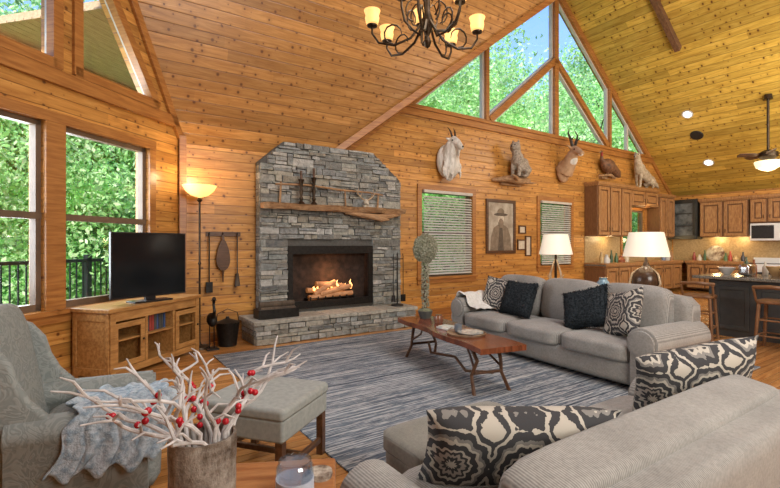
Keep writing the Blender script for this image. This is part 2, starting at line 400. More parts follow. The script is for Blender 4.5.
b=B(); b.b2(0,1.0,-.025,0,0,.14); b.b2(3.85,10.2,-.025,0,0,.14); mk(b,'baseboard_north',trimM,M=MN,smooth=0,kind='structure')
b=B(); b.b2(-9,0,-.025,0,0,.14); mk(b,'baseboard_west',trimM,M=ML,smooth=0,kind='structure')
def window(i,M,w,hung=True,cas=.11):
    x0,x1,z0,z1=w; b=B()
    b.cur=0
    b.b2(x0-cas,x0,-.03,0,z0-.02,z1+cas); b.b2(x1,x1+cas,-.03,0,z0-.02,z1+cas); b.b2(x0-cas,x1+cas,-.035,0,z1,z1+cas)
    b.b2(x0-cas-.02,x1+cas+.02,-.07,.02,z0-.05,z0); b.b2(x0-cas,x1+cas,-.03,0,z0-.14,z0-.05)
    b.cur=1; f=.055
    for a,c in((x0,x0+f),(x1-f,x1)): b.b2(a,c,.04,.12,z0,z1)
    b.b2(x0,x1,.04,.12,z0,z0+f+.02); b.b2(x0,x1,.04,.12,z1-f,z1)
    if hung: zm=(z0+z1)/2; b.b2(x0,x1,.03,.12,zm-.035,zm+.035)
    b.cur=2; b.b2(x0+.02,x1-.02,.075,.08,z0+.02,z1-.02)
    mk(b,'window_%d'%i,[trimM,sashM,glassM],M=M,smooth=0,kind='structure')
window(1,ML,WL1); window(2,ML,WL2)
window(3,MN,(4.55,5.98,.82,2.62)); window(4,MN,(8.35,9.65,.95,2.6)); window(5,MN,(12.25,13.55,1.25,2.55),False)
def polywin(i,M,pts,extra=[],w=.11,sw=.05):
    b=B(); n=len(pts); cx=sum(p[0] for p in pts)/n; cz=sum(p[1] for p in pts)/n
    for k in range(n):
        b.cur=0; p,q=pts[k],pts[(k+1)%n]; b.bar(p,q,w,-.04,.06,ext=w*.7)
        b.cur=1
        p2=(p[0]+(cx-p[0])*.03,p[1]+(cz-p[1])*.03); q2=(q[0]+(cx-q[0])*.03,q[1]+(cz-q[1])*.03)
        b.bar(p2,q2,sw,.03,.1)
    for (p,q,ww,mi) in extra: b.cur=mi; b.bar(p,q,ww,-.05 if mi==0 else .02,.11)
    b.cur=2; b.prism(pts,[],.07,.075)
    mk(b,'window_%d'%i,[trimM,sashW,glassM],M=M,smooth=0,kind='structure')
polywin(6,ML,tri1); polywin(7,ML,tri2)
zt=lambda t: 4.30+HW*SL-SL*abs(t-9)
ex=[]
for t in (6.45,9.0,11.55):
    ex.append(((t,4.32),(t,zt(t)),.26 if t==9 else .22,1)); ex.append(((t,4.32),(t,zt(t)),.16 if t==9 else .10,0))
for sg in(-1,1):
    ex.append(((9,6.3),(9+sg*2.45,4.36),.24,1)); ex.append(((9,6.3),(9+sg*2.45,4.36),.15,0))
ex.append(((12.6,4.32),(12.6,zt(12.6)),.09,1))
polywin(8,MN,gw,ex,w=.08)
def blind(t0,t1,z0,z1,lab):
    e=thing('window_blind',lab,'blind',N((t0+t1)/2,.04,z0),FN); w=t1-t0
    b=B(); n=int((z1-z0-.06)/.055)
    for i in range(n): b.box((0,0,.02+i*.055),(w-.02,.05,.004),RX(.75))
    mk(b,'slat_stack',sashW,e,smooth=0)
    b=B(); b.box((0,0,z1-z0-.03),(w,.06,.06)); mk(b,'head_rail',sashW,e,bevel=.005)
blind(4.58,5.95,.86,2.62,'cream horizontal slat blind covering a tall window beside the fireplace')
blind(8.38,9.62,.98,2.6,'cream horizontal slat blind in the window near the kitchen')
# ---------------- outside: deck, railing, porch eave, trees ----------------
b=B()
for i in range(16): b.b2(-9,2.5,.22+i*.2,.41+i*.2,-.25,-.2)
o=mk(b,'deck_floor',M_('deck_wood',(.28,.2,.14),(.18,.13,.09),6,.8),M=ML,smooth=0); tag(o,'weathered wooden deck boards outside the tall windows','deck')
b=B()
for i in range(15): b.b2(-.9,2.0,.30+i*.15,.44+i*.15,4.60,4.63)
b.b2(-.9,2.0,2.50,2.57,4.45,4.85)
for x in(-.8,.4,1.8): b.b2(x-.04,x+.04,.30,2.5,4.63,4.75)
o=mk(b,'porch_eave',M_('porch_board',(.58,.42,.26),(.44,.30,.18),5,.7,stretch=(1,5,5)),M=ML,smooth=0); tag(o,'tan wooden porch ceiling boards outside the upper windows','porch ceiling')
e=thing('deck_railing','dark metal deck railing with thin balusters outside the windows','railing',L(0,-3.0,-.2),FL)
b=B(); b.b2(-8,2.5,-.05,.05,1.36,1.42); b.b2(-8,2.5,-.02,.02,.1,.14); mk(b,'rail',blackP,e,smooth=0,bevel=.005)
b=B()
for i in range(80): b.b2(-8+i*.13-.01,-8+i*.13+.01,-.01,.01,.1,1.36)
o=mk(b,'baluster_row',blackP,e,smooth=0); o['kind']='stuff'
for x in(-6,-3.6,-1.2,1.2):
    b=B(); b.b2(x-.05,x+.05,-.05,.05,0,1.5); mk(b,'post',blackP,e,smooth=0,bevel=.005)
b=B()
gp=[]; n=24
for j in range(n+1):
    for i in range(n+1):
        x=-40+i*4; y=-10+j*3.2; gp.append((x,y,-3.3+.6*math.sin(x*.3)*math.cos(y*.25)))
b.add(gp,[(j*(n+1)+i,j*(n+1)+i+1,(j+1)*(n+1)+i+1,(j+1)*(n+1)+i) for j in range(n) for i in range(n)])
o=mk(b,'hillside',M_('forest_ground',(.30,.55,.16),(.15,.32,.08),2,.95),smooth=180); tag(o,'grassy wooded hillside below the house','ground')
def leafmesh(nl,seed,size):
    rg=np.random.RandomState(seed); K=70
    dirs=rg.normal(size=(K,3)); dirs/=np.linalg.norm(dirs,axis=1)[:,None]
    cen=dirs*np.array([2.6,2.6,4.3])*rg.uniform(.4,1.05,(K,1))+np.array([0,0,6.3])
    ci=rg.randint(0,K,nl); off=rg.normal(size=(nl,3))*np.array([.5,.5,.37]); P=cen[ci]+off
    a=rg.normal(size=(nl,3)); a/=np.linalg.norm(a,axis=1)[:,None]; c=rg.normal(size=(nl,3)); bb=np.cross(a,c); bb/=np.linalg.norm(bb,axis=1)[:,None]
    s=(size*rg.uniform(.6,1.3,nl))[:,None]
    V=np.stack([P-a*s,P+bb*s*.5,P+a*s,P-bb*s*.5],1).reshape(-1,3)
    return V
tree_lab='leafy green deciduous tree outside the windows'
def tree0(seed):
    e=thing('tree',tree_lab,'tree',(0,0,0),0,'trees outside the house')
    b=B(); b.tube([(0,0,0),(.1,.05,2.5),(-.05,.1,5),(.1,0,8.5)],[.22,.18,.13,.04],10)
    for k in range(9):
        a=k*2.3; z=2.5+k*.6; b.tube([(0,0,z),(math.cos(a)*1.0,math.sin(a)*1.0,z+.7),(math.cos(a)*2.0,math.sin(a)*2.0,z+1.3)],[.09,.05,.015],6)
    mk(b,'trunk',barkM,e)
    V=leafmesh(38000,seed,.07); me=bpy.data.meshes.new('foliage'); me.from_pydata(V.tolist(),[],[(4*i,4*i+1,4*i+2,4*i+3) for i in range(len(V)//4)])
    me.materials.append(leafM); o=bpy.data.objects.new('foliage',me); coll.objects.link(o); o.parent=e; o['kind']='stuff'
    return e
T1=tree0(1); T2=tree0(5)
tp=[(-90,9,1,-3.4),(-30,11,1,-3.6),(30,10.5,1,-3.8),(75,13,1.1,-3.6),(120,12.5,1,-3.8),(165,15,1.1,-3.6),(0,15,1.2,-3.6),(100,18,1.3,-3.6),(-70,16,1.2,-3.6),(210,19,1.2,-3.6),
    (425,16.5,1.15,-3.6),(465,20,1.35,-3.6),(505,17.5,1.1,-3.6),(548,25,1.4,-3.6),(590,19.5,1.15,-3.6),(618,23,1.5,-3.6),(655,21,1.1,-3.6),(390,21,1.3,-3.6)]
for i,(u,Y,s,z) in enumerate(tp):
    src=T1 if i%2 else T2
    M=Matrix.Translation(((u-390)/450*Y,Y,z))@Matrix.Rotation(i*1.7,4,'Z')@Matrix.Scale(s,4)
    if i==0: T2.matrix_basis=M
    elif i==1: T1.matrix_basis=M
    else: dup(src,M)
# ---------------- fireplace ----------------
FP=thing('fireplace','grey stacked ledgestone fireplace with chamfered top and black firebox','fireplace',N(0,0),FN)
t0,t1,ztop=1.13,3.86,3.18; yF=-.22
fx0,fx1,fz0,fz1=1.585,3.227,.42,1.47
def lr(z):
    l=t0+max(0,(z-2.82))/.36*.40; r=t1-max(0,(z-2.72))/.46*.6; return l,r
b=B()
out=[(t0,0),(t1,0),(t1,2.72),(t1-.6,ztop),(t0+.40,ztop),(t0,2.82)]
b.prism(out,[[(fx0,fz0),(fx1,fz0),(fx1,fz1),(fx0,fz1)]],yF+.02,-.003); mk(b,'mortar_core',mortarM,FP,smooth=0)
b=B(); z=.36
while z<ztop-.015:
    h=min(R.choice([.04,.06,.08,.11,.14,.17]),ztop-z)
    if z<fz1 and z+h>fz1 and fz1-z>.02: h=fz1-z
    l,r=lr(z+h); segs=[(l,r)]
    if z<fz1-.01: segs=[(l,fx0),(fx1,r)]
    if abs(z-fz1)<.02: h=.13
    for a,c in segs:
        x=a
        while x<c-.01:
            w=R.uniform(.08,.38)
            if abs(z-fz1)<.02 and fx0-.1<x<fx1: w=R.uniform(.06,.11)
            if c-x-w<.08: w=c-x
            if h>.075 and not abs(z-fz1)<.02 and R.random()<.55:
                ks=[R.uniform(.6,1.4) for _ in range(2)]; sk=sum(ks); z0_=z
                for k_ in ks:
                    hh=h*k_/sk; pr=R.uniform(0,.045); b.box((x+w/2,yF+.04-pr/2,z0_+hh/2),(w-.008,.08+pr,hh-.006),jit=.007); z0_+=hh
            else:
                pr=R.uniform(.0,.045); b.box((x+w/2,yF+.04-pr/2,z+h/2),(w-.008,.08+pr,h-.007),jit=.009)
            x+=w
    z+=h
for tx,sg in((t0,-1),(t1,1)):
    z=.36
    while z<2.66:
        h=R.choice([.05,.08,.11]); b.box((tx-sg*.02,yF/2-.02,z+h/2),(.06,abs(yF)-.05,h-.008),jit=.004); z+=h
mk(b,'stone_veneer',stoneM,FP,smooth=30,bevel=.008,seg=2)
b=B(); hx0,hx1,hd=.90,3.84,.74
b.b2(hx0+.03,hx1-.03,-hd+.04,-.02,0,.30)
mk(b,'hearth_core',mortarM,FP,smooth=0)
b=B(); z=0
while z<.29:
    h=min(R.choice([.05,.07,.09]),.30-z); x=hx0
    while x<hx1-.01:
        w=R.uniform(.10,.36)
        if hx1-x-w<.1: w=hx1-x
        b.box((x+w/2,-hd+.04-R.uniform(0,.02),z+h/2),(w-.01,.08,h-.007),jit=.006); x+=w
    for tx in(hx0+.02,hx1-.02): b.box((tx,-hd/2,z+h/2),(.05,hd-.08,h-.008),jit=.003)
    z+=h
mk(b,'hearth_stone',stoneM,FP,smooth=30,bevel=.007)
b=B(); x=hx0-.04
while x<hx1+.02:
    w=R.uniform(.45,.8); w=min(w,hx1+.04-x)
    b.box((x+w/2,-hd/2-.01,.33),(w-.008,hd+.03,.06),jit=.006); x+=w
mk(b,'hearth_slab',slabM,FP,smooth=30,bevel=.012)
b=B(); b.prism([(fx0-.0,fz0),(fx1,fz0),(fx1,fz1),(fx0,fz1)],[[(fx0+.09,fz0+.12),(fx1-.09,fz0+.12),(fx1-.09,fz1-.14),(fx0+.09,fz1-.14)]],yF-.03,yF+.02)
for k in range(4): b.b2(fx0+.12,fx1-.12,yF-.035,yF-.028,fz0+.03+k*.02,fz0+.038+k*.02)
mk(b,'firebox_frame',blackM,FP,smooth=0,bevel=.004)
b=B()
b.b2(fx0+.03,fx1-.03,-.03,-.008,fz0,fz1); b.b2(fx0+.02,fx0+.06,yF,-.02,fz0,fz1); b.b2(fx1-.06,fx1-.02,yF,-.02,fz0,fz1); b.b2(fx0+.02,fx1-.02,yF,-.02,fz0,fz0+.05); b.b2(fx0+.02,fx1-.02,yF,-.02,fz1-.05,fz1)
mk(b,'firebox_liner',M_('soot_brick',(.055,.032,.022),(.018,.012,.009),9,.95),FP,smooth=0)
fireM=glow('flame',(1.0,.40,.10),3.5)
emberM=M_('charred_log',(.22,.13,.08),(.46,.29,.17),9,.9,bst=.6,bd=.02,emi=(1,.30,.05),es=.16)
b=B()
for (a,y,z,ln,rt) in((2.42,-.15,.60,.85,.05),(2.36,-.09,.66,.75,-.12),(2.5,-.17,.69,.6,.2),(2.42,-.11,.78,.55,-.1),(2.3,-.15,.74,.4,.5)):
    b.tube([(a-ln/2,y,z-rt*ln/2),(a,y,z+.01),(a+ln/2,y,z+rt*ln/2)],[.045,.05,.04],10)
o=mk(b,'gas_logs',emberM,FP)
b=B(); b.b2(1.95,2.9,-.21,-.06,.56,.575)
for k in range(7): b.b2(2.0+k*.14,2.015+k*.14,-.215,-.05,.47,.60)
mk(b,'log_grate',blackM,FP,smooth=0)
b=B()
for k in range(9):
    x=2.08+k*.09; h=R.uniform(.06,.17); y=-.14+R.uniform(-.03,.03)
    b.tube([(x,y,.70),(x+.02,y,.70+h*.35),(x-.01,y,.70+h*.7),(x+.015,y,.70+h)],[.02,.024,.013,.002],6)
mk(b,'flame',fireM,FP)
pl=bpy.data.lights.new('fire_light','POINT'); pl.energy=6; pl.color=(1,.45,.18); pl.shadow_soft_size=.08
o=bpy.data.objects.new('fire_light',pl); o.location=N(2.4,.2,.98); coll.objects.link(o)
b=B(); rr=random.Random(2)
n=34
fr=[(1.12+i*(2.70/n), -.46-.04*math.sin(i*.55)-.02*math.sin(i*1.7)-rr.uniform(0,.03)) for i in range(n+1)]
outl=fr+[(3.82,-.27),(1.12,-.27)]
b.prism(outl,[],2.07,2.15,mp=lambda a,c,h:(a,c,h))
for v_i,v in enumerate(b.v):
    if v[2]<2.10 and v[1]<-.38: b.v[v_i]=(v[0],v[1]+.05,v[2]-.02*abs(math.sin(v[0]*4)))
MA=mk(b,'mantel_shelf',logM,M=MN,smooth=30,bevel=.012,seg=3); tag(MA,'rustic live-edge log slab mantel on the stone fireplace','mantel')
b=B()
b.tube([(2.6,-.33,2.05),(2.9,-.40,2.01),(3.2,-.44,1.98),(3.5,-.42,2.01),(3.78,-.34,2.05)],[.025,.045,.06,.045,.02],10)
b.tube([(3.1,-.43,1.99),(3.25,-.50,1.93),(3.45,-.47,1.94)],[.04,.03,.012],8)
b.tube([(2.9,-.38,2.0),(2.75,-.47,2.01),(2.6,-.49,2.03)],[.03,.018,.007],8)
o=mk(b,'driftwood_root',logM,M=MN,remesh=.011); tag(o,'gnarled driftwood root hanging beneath the mantel','driftwood')
b=B()
b.tube([(1.35,-.32,2.46),(1.9,-.33,2.48),(2.5,-.32,2.44),(3.1,-.33,2.43),(3.4,-.32,2.40)],[.015,.018,.02,.015,.012],8)
b.tube([(1.42,-.32,2.145),(1.44,-.32,2.5)],[.02,.016],8); b.tube([(3.28,-.32,2.145),(3.3,-.32,2.43)],[.02,.014],8); b.tube([(2.62,-.32,2.145),(2.6,-.32,2.46)],[.014,.012],8)
o=mk(b,'twig_frame',logM,M=MN); tag(o,'rustic twig rail frame standing on the mantel','decoration')
cs=thing('candlestick','dark turned iron candlestick with candle on the mantel','candlestick',N(1.75,.41,2.15),FN,'candlesticks on the mantel')
b=B(); b.lathe([(.0,0),(.065,0),(.055,.02),(.022,.05),(.035,.09),(.018,.13),(.035,.2),(.018,.28),(.035,.36),(.05,.40),(.0,.40)],n=16); mk(b,'stem',bronzeM,cs)
b=B(); b.cyl((0,0,.4),(0,0,.54),.022,.02,12); mk(b,'candle',darkwood,cs)
M=MT(N(1.98,.39,2.15),FN)@Matrix.Diagonal((1,1,1.12,1)); dup(cs,M)
e=thing('skull_mount','small deer skull with antlers standing on the mantel','skull',N(3.0,.38,2.15),FN)
b=B(); b.ell((0,0,.10),(.045,.05,.055)); b.tube([(0,-.02,.10),(0,-.09,.04)],[.03,.015],10); b.box((0,0,.02),(.1,.07,.04)); mk(b,'skull',M_('bone',(.62,.56,.45),(.45,.38,.28),14,.6),e,remesh=.008)
for sg in(-1,1):
    b=B(); b.tube([(sg*.03,0,.13),(sg*.10,0,.17),(sg*.17,0,.24),(sg*.15,0,.36)],[.014,.013,.011,.003],8)
    b.tube([(sg*.12,0,.19),(sg*.09,-.03,.29)],[.010,.003],6); b.tube([(sg*.165,0,.23),(sg*.23,-.02,.32)],[.009,.003],6); mk(b,'antler',antlerM,e)
e=thing('log_bin','black metal firewood bin resting on the hearth','log bin',N(1.30,.50,.365),FN)
b=B(); b.b2(-.3,.3,-.11,.13,0,.02); b.b2(-.3,.3,-.13,-.11,0,.14); b.b2(-.3,.3,.11,.13,0,.14); b.b2(-.32,-.3,-.13,.13,0,.14); b.b2(.3,.32,-.13,.13,0,.14); mk(b,'bin_body',blackM,e,smooth=0,bevel=.004)
b=B()
for k in range(4): b.cyl((-.28,-.08+k*.053,.06),(.28,-.08+k*.053,.07),.026,n=10)
b.cyl((-.27,-.04,.12),(.28,-.04,.12),.05,n=12); b.cyl((-.27,.05,.12),(.28,.05,.12),.05,n=12); b.cyl((-.27,.0,.2),(.28,.0,.2),.05,n=12)
o=mk(b,'firewood',barkM,e)
def toolset(loc,lab):
    e=thing('fireplace_tool_set',lab,'fireplace tools',loc,FN)
    b=B(); b.lathe([(0,0),(.12,0),(.11,.025),(.015,.04),(.012,.95),(.0,1.0)],n=16); b.cyl((-.12,0,.86),(.12,0,.86),.008,n=8); mk(b,'stand',blackM,e)
    for x,k in((-.11,0),(.11,1)):
        b=B(); b.tube([(x,-.03,.15),(x,-.03,.9),(x*.9,-.03,.96)],[.007,.007,.007],8)
        if k: b.box((x,-.03,.14),(.1,.02,.13))
        else: b.tube([(x,-.03,.2),(x,-.03,.08)],[.03,.045],10)
        mk(b,'fire_tool',blackM,e)
toolset(N(3.60,.50,.365),'black iron fireplace tool stand on the hearth end')
e=thing('tool_rack','wall rack with hanging bellows, poker and brush beside fireplace','tool rack',N(.62,.01,1.66),FN)
b=B(); b.b2(-.26,.26,-.03,0,-.04,.03); mk(b,'rack_board',darkwood,e,bevel=.006)
for x in(-.22,-.02,.2):
    b=B(); b.tube([(x,-.03,0),(x,-.07,-.02),(x,-.07,.02)],[.008]*3,6); mk(b,'hook',blackM,e)
b=B(); b.tube([(-.22,-.06,-.03),(-.22,-.06,-.75)],.01,8); b.box((-.22,-.06,-.82),(.10,.02,.16)); mk(b,'shovel',blackM,e)
b=B(); b.tube([(.2,-.06,-.03),(.2,-.06,-.8),(.17,-.06,-.84)],.01,8); b.tube([(.2,-.06,-.62),(.2,-.06,-.82)],[.02,.045],10); mk(b,'brush',barkM,e)
b=B(); b.prism([(-.02+.13*math.sin(a)*(.75+.25*math.cos(a)),-.33-.24*math.cos(a)) for a in [2*PI*k/24 for k in range(24)]],[],-.10,-.04); b.b2(-.04,0,-.08,-.06,-.12,-.02); b.cyl((-.02,-.07,-.56),(-.02,-.07,-.75),.02,.008,8); mk(b,'bellows',darkwood,e,bevel=.006)
e=thing('ash_bucket','black metal ash bucket with bail handle beside the hearth','bucket',N(.58,.42,0),FN)
b=B(); b.shell([(.001,0),(.13,0),(.17,.34),(.175,.35)],n=24,th=.008); b.lathe([(.0,.36),(.16,.34),(.165,.35),(.03,.40),(.02,.43),(0,.43)],n=24); mk(b,'bucket_body',blackM,e)
b=B(); b.tube([(.17,0,.33),(.14,0,.48),(0,0,.54),(-.14,0,.48),(-.17,0,.33)],.006,6); mk(b,'handle',blackM,e)
e=thing('heron_figure','dark iron heron figure standing beside the hearth','figurine',N(.33,.55,0),FN)
b=B(); b.ell((0,0,.42),(.07,.12,.09),RX(.5)); b.tube([(0,-.09,.47),(0,-.16,.56),(0,-.10,.66),(0,-.13,.74)],[.03,.02,.018,.025],8); b.tube([(0,-.13,.74),(0,-.26,.72)],[.022,.003],8); b.tube([(.03,0,.36),(.03,.0,.02)],.008,6); b.tube([(-.03,0,.36),(-.03,.0,.02)],.008,6); b.box((0,0,.01),(.16,.2,.02)); mk(b,'heron_body',blackM,e)
def point(loc,en,col=(1,.72,.4),r=.06):
    pl=bpy.data.lights.new('lamp_glow','POINT'); pl.energy=en; pl.color=col; pl.shadow_soft_size=r
    o=bpy.data.objects.new('lamp_glow',pl); o.location=loc; coll.objects.link(o)
tl=N(.20,.38)
e=thing('floor_lamp','dark bronze torchiere floor lamp with glowing amber bowl','floor lamp',tl,0)
b=B(); b.lathe([(0,0),(.15,0),(.14,.03),(.03,.05),(.014,.1),(.014,1.2),(.025,1.22),(.014,1.25),(.014,2.10),(.04,2.13),(.02,2.16),(0,2.16)],n=20); mk(b,'pole',bronzeM,e)
b=B(); b.shell([(.03,2.17),(.12,2.20),(.19,2.26),(.235,2.34)],n=28,th=.01); mk(b,'bowl_shade',amberM,e)
point(tl+Vector((0,0,2.48)),13)
# ---------------- console + TV ----------------
e=thing('media_console','light pine media console with open shelves along the windows','tv console',L(1.05,.31),FL)
W,D,H=1.46,.5,.8
b=B(); b.b2(-W/2-.04,W/2+.04,-D/2-.03,D/2,H-.045,H); mk(b,'top',consM,e,bevel=.01)
b=B()
for x in(-W/2,-.22,.24,W/2-.04): b.b2(x,x+.04,-D/2+.01,D/2-.01,.06,H-.045)
b.b2(-W/2,W/2,-D/2+.01,D/2-.01,.08,.12); b.b2(-W/2,W/2,D/2-.03,D/2-.01,.1,H-.05); b.b2(-W/2,W/2,-D/2,-D/2+.02,H-.15,H-.045); b.b2(-W/2,W/2,-D/2+.02,D/2-.02,.42,.44)
b.b2(-W/2,W/2,-D/2,-D/2+.02,.05,.13)
for x in(-W/2,W/2-.07): b.b2(x,x+.07,-D/2-.01,-D/2+.06,0,H-.045); b.b2(x,x+.07,D/2-.07,D/2-.005,0,.1)
b.b2(-W/2-.012,-W/2,-D/2+.01,-D/2+.06,.06,.75); b.b2(-W/2-.012,-W/2,D/2-.06,D/2-.01,.06,.75); b.b2(-W/2-.012,-W/2,-D/2+.06,D/2-.06,.66,.75); b.b2(-W/2-.012,-W/2,-D/2+.06,D/2-.06,.06,.15)
mk(b,'body',consM,e,bevel=.004,smooth=0)
for x in(-.47,.49):
    b=B(); b.prism([(x-.22,.14),(x+.22,.14),(x+.22,.63),(x-.22,.63)],[[(x-.16,.2),(x+.16,.2),(x+.16,.57),(x-.16,.57)]],-D/2-.012,-D/2+.008); dd=mk(b,'door',consM,e,smooth=0,bevel=.004)
    b=B(); b.ell((x+.19,-D/2-.025,.4),.014); mk(b,'knob',bronzeM,dd)
for k in range(9):
    w=.018+R.random()*.02; h=.2+R.random()*.05; c=R.choice([(.35,.05,.04),(.05,.1,.25),(.5,.45,.35),(.08,.08,.08),(.4,.3,.1)])
    b=B(); b.b2(0,w,-.18,.0,0,h); o=mk(b,'book',M_('book_cover',c,None,5,.6),M=MT(L(1.05,.31,.44),FL)@Matrix.Translation((-.15+k*.04,.02,.0)),smooth=0,bevel=.002); tag(o,'slim colourful book on the console shelf','book','books on the console shelf')
p=Vector((-3.17,5.13,.8)); q=Vector((-2.71,5.9,.8)); mid=(p+q)/2; rz=math.atan2(q.y-p.y,q.x-p.x)
tv=thing('television','flat black television on the pine console','television',mid,rz)
b=B(); b.b2(-.47,.47,-.02,.025,.06,.84); mk(b,'tv_body',blackP,tv,bevel=.006)
m_scr,nt,bs,_=nodes('tv_screen'); bs.inputs['Base Color'].default_value=(.008,.01,.012,1); bs.inputs['Roughness'].default_value=.12
b=B(); b.b2(-.455,.455,-.023,-.0195,.08,.825); mk(b,'screen',m_scr,tv,smooth=0)
b=B(); b.b2(-.06,.06,-.02,.03,.02,.12); b.b2(-.24,.24,-.1,.1,0,.02); mk(b,'tv_stand',blackP,tv,bevel=.005)
# ---------------- rug ----------------
b=B(); b.b2(.25,5.6,-5.3,-.98,.0,.014); o=mk(b,'area_rug',rugM,M=MN,smooth=0,bevel=.005); tag(o,'blue-grey, charcoal and cream striped woven area rug','rug')
# ---------------- seating ----------------
def armrest(b,W,D,side,aw,zt,y0,y1,k_=.55):
    x=side*(W/2-aw/2); r=aw*k_
    pts=[(x-aw*.42,.08),(x+aw*.42,.08)]
    cx=x; cz=zt-r
    st=math.acos(min(.99,aw*.42/r))
    n=16
    for k in range(n+1):
        a=-st+(PI+2*st)*k/n; pts.append((cx+r*math.cos(a),cz+r*math.sin(a)))
    b.prism(pts,[],y0,y1)
    b.prism([(cx+r*.82*math.cos(2*PI*k/20),cz+r*.82*math.sin(2*PI*k/20)) for k in range(20)],[],y0-.018,y0+.01)
def sofa(name,lab,loc,rz,W,D,ns,mat,armz=.66,bh=.93,aw=.27,nb=None,soft=9):
    e=thing(name,lab,'sofa',loc,rz)
    b=B(); b.puff((0,.02,.19),(W-.10,D-.06,.26),12,8); mk(b,'base',mat,e,smooth=180)
    bt=bh-.05
    b=B(); b.puff((0,D/2-.13,(bt+.08)/2),(W-.2,.24,bt-.08),11,11,rot=RX(-.05)); mk(b,'back_frame',mat,e,smooth=180)
    sw=(W-2*aw+.04)/ns
    for i in range(ns):
        x=-W/2+aw-.02+sw*(i+.5)
        b=B(); b.puff((x,-.1,.385),(sw-.008,D-.20,.20),min(9,soft+2),12,crown=(0,.01,.13)); mk(b,'seat_cushion',mat,e,smooth=180)
    nb=nb or ns; sw=(W-2*aw+.04)/nb
    for i in range(nb):
        x=-W/2+aw-.02+sw*(i+.5); hh=bh-.45
        b=B(); b.puff((x,D/2-.27,.46+hh/2),(sw-.008,.23,hh+(.03 if soft<9 else 0)),soft,14,rot=RX(-.17),crown=(0,.22 if soft<9 else .10,.03)); mk(b,'back_cushion',mat,e,smooth=180)
    for s_ in(-1,1):
        b=B(); armrest(b,W,D,s_,aw,armz,-D/2+.03,D/2-.06); o=mk(b,'armrest',mat,e,bevel=.014,seg=3)
        o.modifiers['bev'].harden_normals=False
    for sx in(-1,1):
        for sy in(-1,1):
            b=B(); b.cyl((sx*(W/2-.14),sy*(D/2-.14),0),(sx*(W/2-.14),sy*(D/2-.14),.1),.025,.035,12); mk(b,'foot',darkwood,e)
    return e
S1C=(2.18,5.88,0.0); S1M=MT(S1C,-PI/3)
sofa('sofa','long light grey ribbed three-seat sofa with rolled arms beside rug',S1C,-PI/3,3.15,1.08,3,sofaM,armz=.68,bh=1.0,aw=.29,soft=5)
S2=MT((1.087,2.153,0),math.radians(213.9))
sofa('sofa','grey ribbed sofa with back to the viewer, facing fireplace',(1.087,2.153,0),math.radians(213.9),2.5,1.0,2,sofaM,armz=.58,bh=.76,nb=1)
def pillow(name,lab,loc,rz,tilt,w,h,th,mat,roll=0,grp='throw pillows on the sofas'):
    b=B(); n=16; vs=[];
    for sd in(-1,1):
        for j in range(n+1):
            for i in range(n+1):
                x=-1+2*i/n; y=-1+2*j/n
                t=((1-x**4)*(1-y**4))
                t=max(t,0)**.55
                px=x*(1-.07*(1-y*y)*1)*w/2; pz=y*(1-.07*(1-x*x))*h/2
                vs.append((px,sd*th/2*t,pz))
    fs=[]
    m=(n+1)**2
    for j in range(n):
        for i in range(n):
            a=j*(n+1)+i; fs.append((a,a+1,a+n+2,a+n+1)); fs.append((m+a,m+a+n+1,m+a+n+2,m+a+1))
    b.add(vs,fs)
    me_o=mk(b,name,mat,smooth=180)
    bm=bmesh.new(); bm.from_mesh(me_o.data); bmesh.ops.remove_doubles(bm,verts=bm.verts,dist=.0005); bm.to_mesh(me_o.data); bm.free()
    me_o.matrix_basis=MT(loc,rz)@Matrix.Rotation(tilt,4,'X')@Matrix.Rotation(roll,4,'Y')
    return tag(me_o,lab,'pillow',grp)
def S1P(x,y,z): return S1M@Vector((x,y,z))
def S2P(x,y,z): return S2@Vector((x,y,z))
a1=-PI/3
pillow('throw_pillow','black and cream suzani patterned square pillow on long sofa',S1P(-1.05,-.02,.74),a1+.25,-.3,.54,.52,.18,suzM,.1)
pillow('throw_pillow','black shaggy fur pillow on the long sofa seat',S1P(-.58,-.10,.73),a1-.1,-.35,.62,.50,.2,furM)
pillow('throw_pillow','black shaggy fur pillow leaning on long sofa back',S1P(.50,-.10,.73),a1,-.35,.60,.50,.2,furM,-.3)
pillow('throw_pillow','black and cream suzani patterned pillow against sofa arm',S1P(1.0,-.14,.74),a1-.45,-.3,.56,.54,.18,suzM,-.25)
pillow('throw_pillow','large black and cream suzani patterned pillow near sofa arm',S2P(.58,-.12,.625),math.radians(186),-.45,.84,.44,.2,suzM,-.05)
pillow('throw_pillow','large black and cream suzani patterned pillow against sofa back',S2P(-.84,-.02,.69),math.radians(188),-.34,.76,.50,.22,suzM,.16)
def fuzz(ob,n,ln):
    me=ob.data; rg=random.Random(4); ps=list(me.polygons); vs=[];fs=[]
    for i in range(n):
        p=rg.choice(ps); c=p.center+Vector((rg.uniform(-.02,.02),0,rg.uniform(-.02,.02))); nn=(p.normal+Vector((rg.uniform(-.9,.9),rg.uniform(-.5,.5),rg.uniform(-1.0,.5)))).normalized()
        s=Vector((rg.uniform(-1,1),rg.uniform(-1,1),rg.uniform(-1,1))).normalized()*.005
        o=len(vs); vs+= [c-s,c+s,c+nn*ln*rg.uniform(.6,1.3)]; fs.append((o,o+1,o+2))
    b=B(); b.add(vs,fs); f=mk(b,'fur_pile',furM,ob,smooth=0); f['kind']='stuff'
for o in list(bpy.data.objects):
    if o.name.startswith('throw_pillow') and 'shaggy' in o.get('label',''): fuzz(o,9000,.09)
